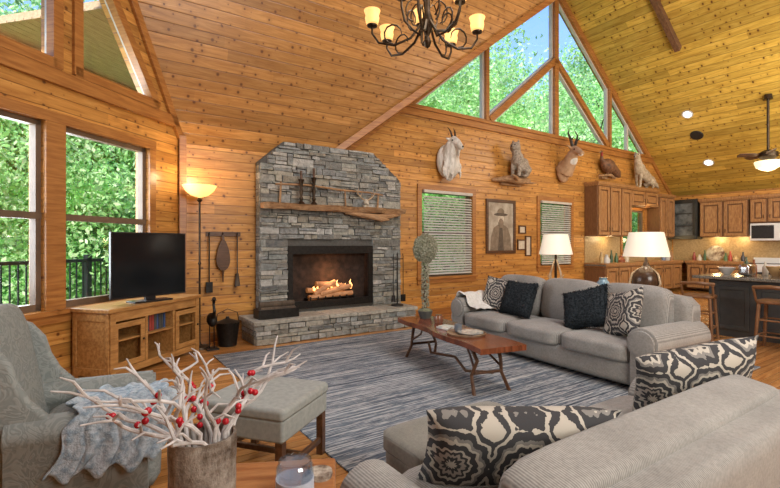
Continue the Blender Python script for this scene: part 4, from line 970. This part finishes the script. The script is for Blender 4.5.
# ---------------- kitchen ----------------
def cabinet(M,w,d,z0,z1,nd,name='kitchen_cabinet',lab='brown alder kitchen wall cabinet with raised panel doors',mat=None,crown=True,glass=None):
    bm_=mat or cabD; mat=mat or cabM
    e=bpy.data.objects.new(name,None); coll.objects.link(e); e.matrix_basis=M; tag(e,lab,'cabinet')
    b=B(); b.b2(0,w,-d,-.005,z0,z1)
    mk(b,'body',bm_,e,smooth=0,bevel=.004)
    if crown: b=B(); b.b2(-.03,w+.03,-d-.06,-.005,z1,z1+.08); b.b2(-.015,w+.015,-d-.035,-.005,z1-.03,z1); mk(b,'crown_moulding',mat,e,smooth=0,bevel=.006)
    dw=w/nd
    for i in range(nd):
        x0=i*dw+.03; x1=(i+1)*dw-.03; a,c=z0+.03,z1-.05; f=.085
        b=B(); b.prism([(x0,a),(x1,a),(x1,c),(x0,c)],[[(x0+f,a+f),(x1-f,a+f),(x1-f,c-f),(x0+f,c-f)]],-d-.04,-d)
        if not glass: b.b2(x0+f+.035,x1-f-.035,-d-.028,-d,a+f+.035,c-f-.035)
        else:
            for q in(.33,.66): b.b2(x0+f,x1-f,-d-.03,-d,a+(c-a)*q-.012,a+(c-a)*q+.012)
        dd=mk(b,'door',mat,e,smooth=0,bevel=.006)
        if glass: b=B(); b.b2(x0+f,x1-f,-d-.012,-d-.002,a+f,c-f); mk(b,'glass_pane',glass,dd,smooth=0)
        xh=x1-.04 if i%2==0 else x0+.04; zh=a+.15 if z0>1.2 else c-.15
        b=B(); b.tube([(xh,-d-.04,zh-.05),(xh,-d-.065,zh-.04),(xh,-d-.065,zh+.04),(xh,-d-.04,zh+.05)],.007,6); mk(b,'handle',blackM,dd)
    return e
MNx=lambda t: MT(N(t,0),FN)
MEx=lambda x: ME@Matrix.Translation((x,0,0))
cabinet(MNx(10.3),1.75,.38,1.72,3.12,3)
cabinet(MNx(13.75),.95,.38,1.72,3.0,2)
cabinet(MNx(12.09),1.62,.34,2.62,3.12,2)
cabinet(MNx(10.3),2.5,.6,.1,.9,4,lab='brown alder kitchen base cabinet with doors'); cabinet(MNx(12.82),1.85,.6,.1,.9,3,lab='brown alder kitchen base cabinet with doors')
cabinet(MEx(.98),1.27,.36,1.72,2.85,2); cabinet(MEx(3.15),1.2,.36,1.72,2.85,2); cabinet(MEx(.7),1.55,.6,.1,.9,3,lab='brown alder kitchen base cabinet with doors'); cabinet(MEx(3.15),1.6,.6,.1,.9,3,lab='brown alder kitchen base cabinet with doors')
cabinet(MEx(.05),.87,.40,1.66,2.95,1,lab='black painted corner cabinet with glass front door',mat=M_('black_paint',(.02,.022,.02),(.035,.035,.03),5,.4),crown=False,glass=M_('cabinet_glass',(.20,.22,.22),(.07,.08,.08),4,.08,bst=0))
b=B(); b.b2(10.25,15.38,-.64,-.02,.90,.945); o=mk(b,'countertop',granite,M=MN,smooth=0,bevel=.005); tag(o,'dark speckled granite countertop along the window wall','countertop')
b=B(); b.b2(.66,2.27,-.64,-.02,.9,.945); o=mk(b,'countertop',granite,M=ME,smooth=0,bevel=.005); tag(o,'dark speckled granite countertop beside the range','countertop')
b=B(); b.b2(10.3,15.4,-.012,-.002,.945,1.2); b.b2(10.3,12.12,-.012,-.002,1.2,1.72); b.b2(13.68,15.4,-.012,-.002,1.2,1.72); o=mk(b,'trim_9',M_('tile_backsplash',(.46,.33,.17),(.32,.22,.10),20,.4),M=MN,smooth=0,kind='structure')
b=B(); b.b2(.05,5,-.012,-.002,.945,1.72); o=mk(b,'trim_10',M_('tile_backsplash2',(.46,.33,.17),(.32,.22,.10),20,.4),M=ME,smooth=0,kind='structure')
for p_ in (N(11.2,.25,1.66),N(14.3,.25,1.66),N(15.2,1.4,1.66),N(13,.4,2.5),N(15.15,2.0,1.66)): point(p_,10,(1,.72,.36),.1)
e=thing('range','white kitchen range with black cooktop','stove',ME@Vector((2.7,0,0)),FE)
whiteM=M_('white_enamel',(.72,.73,.74),(.65,.66,.68),4,.2,bst=0)
b=B(); b.b2(-.4,.4,-.64,-.02,.02,.93); b.b2(-.4,.4,-.12,-.02,.93,1.1); mk(b,'body',whiteM,e,bevel=.01)
b=B(); b.b2(-.34,.34,-.655,-.64,.2,.7); mk(b,'oven_door',blackP,e,bevel=.005); b=B(); b.cyl((-.3,-.69,.76),(.3,-.69,.76),.012,n=10); mk(b,'handle',whiteM,e)
b=B(); b.b2(-.38,.38,-.6,-.14,.93,.945); mk(b,'cooktop',blackP,e)
e=thing('microwave_hood','white over-range microwave with dark glass door','microwave',ME@Vector((2.7,0,0)),FE)
b=B(); b.b2(-.4,.4,-.4,-.005,1.6,2.1); mk(b,'body',whiteM,e,bevel=.01); b=B(); b.b2(-.36,.16,-.41,-.4,1.66,2.04); mk(b,'door',blackP,e)
cabinet(MEx(2.28),.84,.36,2.12,2.85,2)
b=B(); b.lathe([(0,0),(.24,.03),(.25,.04),(.0,.05)],n=28,rot=RX(1.35)); o=mk(b,'decorative_plate',M_('plate_dec',(.6,.55,.42),(.12,.06,.04),7,.3),M=ME@Matrix.Translation((1.35,-.16,1.20))); tag(o,'round decorative plate leaning on the backsplash','plate')
for i,(x,h,r,c) in enumerate(((.80,.3,.05,(.3,.05,.03)),(.95,.22,.07,(.6,.55,.45)),(1.1,.36,.04,(.05,.12,.05)),(1.66,.28,.045,(.1,.2,.08)),(1.78,.34,.05,(.45,.08,.04)),(1.92,.2,.08,(.55,.4,.2)),(2.1,.32,.05,(.05,.05,.06)))):
    b=B(); b.lathe([(0,0),(r,0),(r*1.05,h*.5),(r*.5,h*.75),(r*.45,h),(0,h)],n=18); o=mk(b,'canister',M_('canister_glaze',c,None,8,.3),M=ME@Matrix.Translation((x,-.3,.945))); tag(o,'ceramic kitchen canister on the granite counter','canister','canisters on the counter')
for i,(t,h,r,c) in enumerate(((10.5,.34,.06,(.5,.35,.15)),(10.75,.26,.09,(.6,.6,.58)),(11.0,.38,.04,(.05,.10,.04)),(11.25,.3,.05,(.05,.12,.05)),(11.5,.22,.10,(.3,.1,.05)),(11.8,.34,.06,(.55,.5,.4)),(14.0,.28,.06,(.15,.2,.3)),(14.25,.3,.08,(.5,.5,.45)),(14.55,.36,.05,(.3,.15,.05)))):
    b=B(); b.lathe([(0,0),(r,0),(r*1.1,h*.5),(r*.5,h*.8),(r*.5,h),(0,h)],n=18); o=mk(b,'canister',M_('canister_glaze',c,None,8,.3),M=MT(N(t,.38,.945))); tag(o,'ceramic canister beside the kitchen window','canister','canisters on the counter')
BT,BD=7.35,4.0
e=thing('breakfast_bar','dark painted breakfast bar with granite top','kitchen island',N(BT,BD),FN)
b=B(); b.b2(.12,.95,-3.5,-.06,0,.93)
for k in range(6): b.prism([(.16+k*.55,.12),(.16+k*.55+.46,.12),(.16+k*.55+.46,.82),(.16+k*.55,.82)],[[(.22+k*.55,.18),(.16+k*.55+.40,.18),(.16+k*.55+.40,.76),(.22+k*.55,.76)]],.10,.12,mp=lambda a,c,h:(h,-a,c))
mk(b,'body',M_('bar_paint',(.035,.037,.037),(.055,.055,.052),5,.45),e,smooth=0,bevel=.005)
b=B(); b.b2(-.12,1.05,-3.6,.10,.93,.98); mk(b,'countertop',granite,e,bevel=.01,seg=3)
for y,x_,c,h in((-.15,.6,(.7,.7,.68),.12),(-.8,.65,(.55,.35,.15),.16),(-1.4,.75,(.65,.62,.6),.10),(-1.05,.35,(.2,.1,.06),.14)):
    b=B(); b.shell([(.001,0),(.05,0),(.10,h*.6),(.13,h)],n=24,th=.008); o=mk(b,'bowl',M_('bowl_glaze',c,None,6,.25),M=MT(N(BT+x_,BD-y,.98))); tag(o,'ceramic bowl on the breakfast bar','bowl','bowls on the bar')
for y,x_,c,h in((-.35,.85,(.06,.10,.05),.30),(-.47,.80,(.25,.08,.03),.26),(-.60,.88,(.6,.55,.45),.22),(-1.15,.85,(.5,.5,.52),.28),(-1.25,.9,(.08,.06,.05),.33)):
    b=B(); b.lathe([(0,0),(.04,0),(.042,h*.6),(.015,h*.78),(.015,h),(0,h)],n=16); o=mk(b,'bottle',M_('bottle_glass',c,None,6,.15,bst=0),M=MT(N(BT+x_,BD-y,.98))); tag(o,'slender kitchen bottle on the breakfast bar','bottle','bottles on the bar')
e=thing('toaster','brushed steel toaster on the breakfast bar','toaster',N(BT+.4,BD+.5,.98),FN)
b=B(); b.puff((0,0,.1),(.3,.18,.19),5,8); mk(b,'body',M_('brushed_steel',(.6,.6,.6),(.5,.5,.5),20,.25,metal=1,bst=0),e,smooth=180)
b=B(); b.b2(-.1,.1,-.035,-.015,.185,.2); b.b2(-.1,.1,.015,.035,.185,.2); b.b2(.145,.165,-.015,.015,.1,.13); mk(b,'slot_trim',blackP,e)
stW=M_('stool_wood',(.26,.13,.06),(.15,.07,.03),6,.4)
def stool(loc,rz):
    e=thing('bar_stool','brown wooden bar stool with low curved back','bar stool',loc,rz,'stools at the breakfast bar')
    wd=stW
    b=B(); b.puff((0,0,.68),(.42,.40,.06),5,8); mk(b,'seat',stW,e,smooth=180)
    for sx in(-1,1):
        for sy in(-1,1): b=B(); b.cyl((sx*.2,sy*.19,0),(sx*.16,sy*.15,.67),.02,.024,10); mk(b,'leg',wd,e)
    for z,k in((.2,1.0),(.42,.9)):
        for a,c in(((-1,-1),(1,-1)),((1,-1),(1,1)),((1,1),(-1,1)),((-1,1),(-1,-1))):
            b=B(); b.cyl((a[0]*.19*k,a[1]*.18*k,z),(c[0]*.19*k,c[1]*.18*k,z),.012,n=8); mk(b,'stretcher',wd,e)
    b=B(); b.tube([(-.2,.12,.68),(-.21,.2,.86)],.016,8); b.tube([(.2,.12,.68),(.21,.2,.86)],.016,8); b.tube([(-.22,.16,.88),(-.12,.23,.89),(0,.25,.90),(.12,.23,.89),(.22,.16,.88)],.028,8); mk(b,'backrest',wd,e)
stool(N(6.90,4.15),FN+PI/2+.15); stool(N(6.93,5.1),FN+PI/2)
fl=Vector((9.36,11.14,0)); e=thing('ceiling_fan','dark ceiling fan with lit alabaster bowl light on long downrod','ceiling fan',fl+Vector((0,0,3.3)),0)
b=B(); b.cyl((0,0,.45),(0,0,1.86),.03,n=10); b.lathe([(0,.30),(.12,.30),(.2,.36),(.2,.46),(.1,.52),(0,.54)],n=24); b.lathe([(0,1.78),(.1,1.78),(.08,1.9),(0,1.9)],n=20); mk(b,'motor_and_rod',bronzeM,e)
b=B(); b.lathe([(0,0),(.12,.03),(.24,.10),(.28,.22),(.27,.25),(0,.25)],n=28); mk(b,'light_bowl',creamG,e)
for k in range(5):
    a=k*2*PI/5+.35; b=B(); b.prism([(.18,-.04),(.3,-.08),(.62,-.10),(.66,0),(.62,.10),(.3,.08),(.18,.04)],[],-.006,.006,mp=lambda x,y,h:(x,y,h)); o=mk(b,'blade',darkwood,e,M=Matrix.Translation((0,0,.42))@Matrix.Rotation(a,4,'Z')@Matrix.Rotation(.3,4,'X'),bevel=.002)
point(fl+Vector((0,0,3.15)),12,(1,.85,.6),.1)
sa=math.atan(SL)
for i,(t,d_) in enumerate(((12.87,1.53),(14.37,1.49))):
    e=thing('recessed_light','round lit recessed ceiling light in the pine ceiling','ceiling light',N(t,d_,zr(t)-.012),FN,'recessed ceiling lights'); R_=Matrix.Rotation(sa,4,'Y')
    b=B(); b.lathe([(.10,0),(.14,0),(.14,-.015),(.10,-.015),(.10,0)],n=24); mk(b,'trim_ring',whiteM,e,M=R_); b=B(); b.lathe([(0,-.004),(.10,-.004),(.10,.0),(0,0)],n=24); mk(b,'lens',lightM,e,M=R_)
e=thing('ceiling_speaker','round dark ceiling speaker in the pine ceiling','speaker',N(13.5,1.51,zr(13.5)-.012),FN)
b=B(); b.lathe([(0,-.02),(.16,-.02),(.17,0),(0,0)],n=24); mk(b,'grille',blackP,e,M=Matrix.Rotation(sa,4,'Y'))
# ---------------- lights ----------------
w=bpy.data.worlds.new('World'); sc.world=w; w.use_nodes=True; nt=w.node_tree; bg=nt.nodes['Background']
tc=nt.nodes.new('ShaderNodeTexCoord'); sp=nt.nodes.new('ShaderNodeSeparateXYZ'); nt.links.new(tc.outputs['Generated'],sp.inputs[0])
nt.links.new(ramp(nt,sp.outputs['Z'],[(0,(.80,.92,1.0)),(.25,(.36,.62,1.0)),(.6,(.14,.34,.9))]),bg.inputs[0]); bg.inputs[1].default_value=1.6
def light(kind,name,loc,target,en,col,size=None):
    l=bpy.data.lights.new(name,kind); l.energy=en; l.color=col
    if size: l.shape='SQUARE'; l.size=size
    if kind=='SUN': l.angle=.02
    o=bpy.data.objects.new(name,l); o.location=loc; o.rotation_euler=(Vector(target)-Vector(loc)).to_track_quat('-Z','Y').to_euler(); coll.objects.link(o)
light('SUN','sun',(0,0,20),(2,13,9),7.5,(1,.97,.9))
light('AREA','overhead_fill',N(3,7,7.9),N(3.5,5,0),390,(.98,.97,1),3.5)  # unseen soft fill added below the ceiling, not a fixture
light('AREA','rear_fill',N(1,10.2,3.6),N(5.5,0,3.2),390,(1,.95,.86),3)  # fill lamp added behind the camera, no real source there
light('AREA','kitchen_fill',N(12,6,4.6),N(12,2,1),150,(1,.91,.76),2.5)  # extra out-of-view lamp added to brighten the kitchen
light('AREA','ceiling_fill',N(9,7,2.6),N(12.5,3,6),230,(1,.94,.80),3)
light('AREA','window_fill',L(2,-.9,2.2),L(1.2,3,1.0),250,(.88,.95,1),2.6)  # added area lamp outside the glass, boosting the daylight
# ---------------- camera ----------------
cam=bpy.data.cameras.new('camera'); cam.sensor_width=36; cam.lens=36*450/780; cam.clip_end=200
co=bpy.data.objects.new('camera',cam); coll.objects.link(co); co.location=(0,0,1.5); co.rotation_euler=(PI/2,0,0); sc.camera=co
try: sc.view_settings.view_transform='Standard'
except Exception: pass
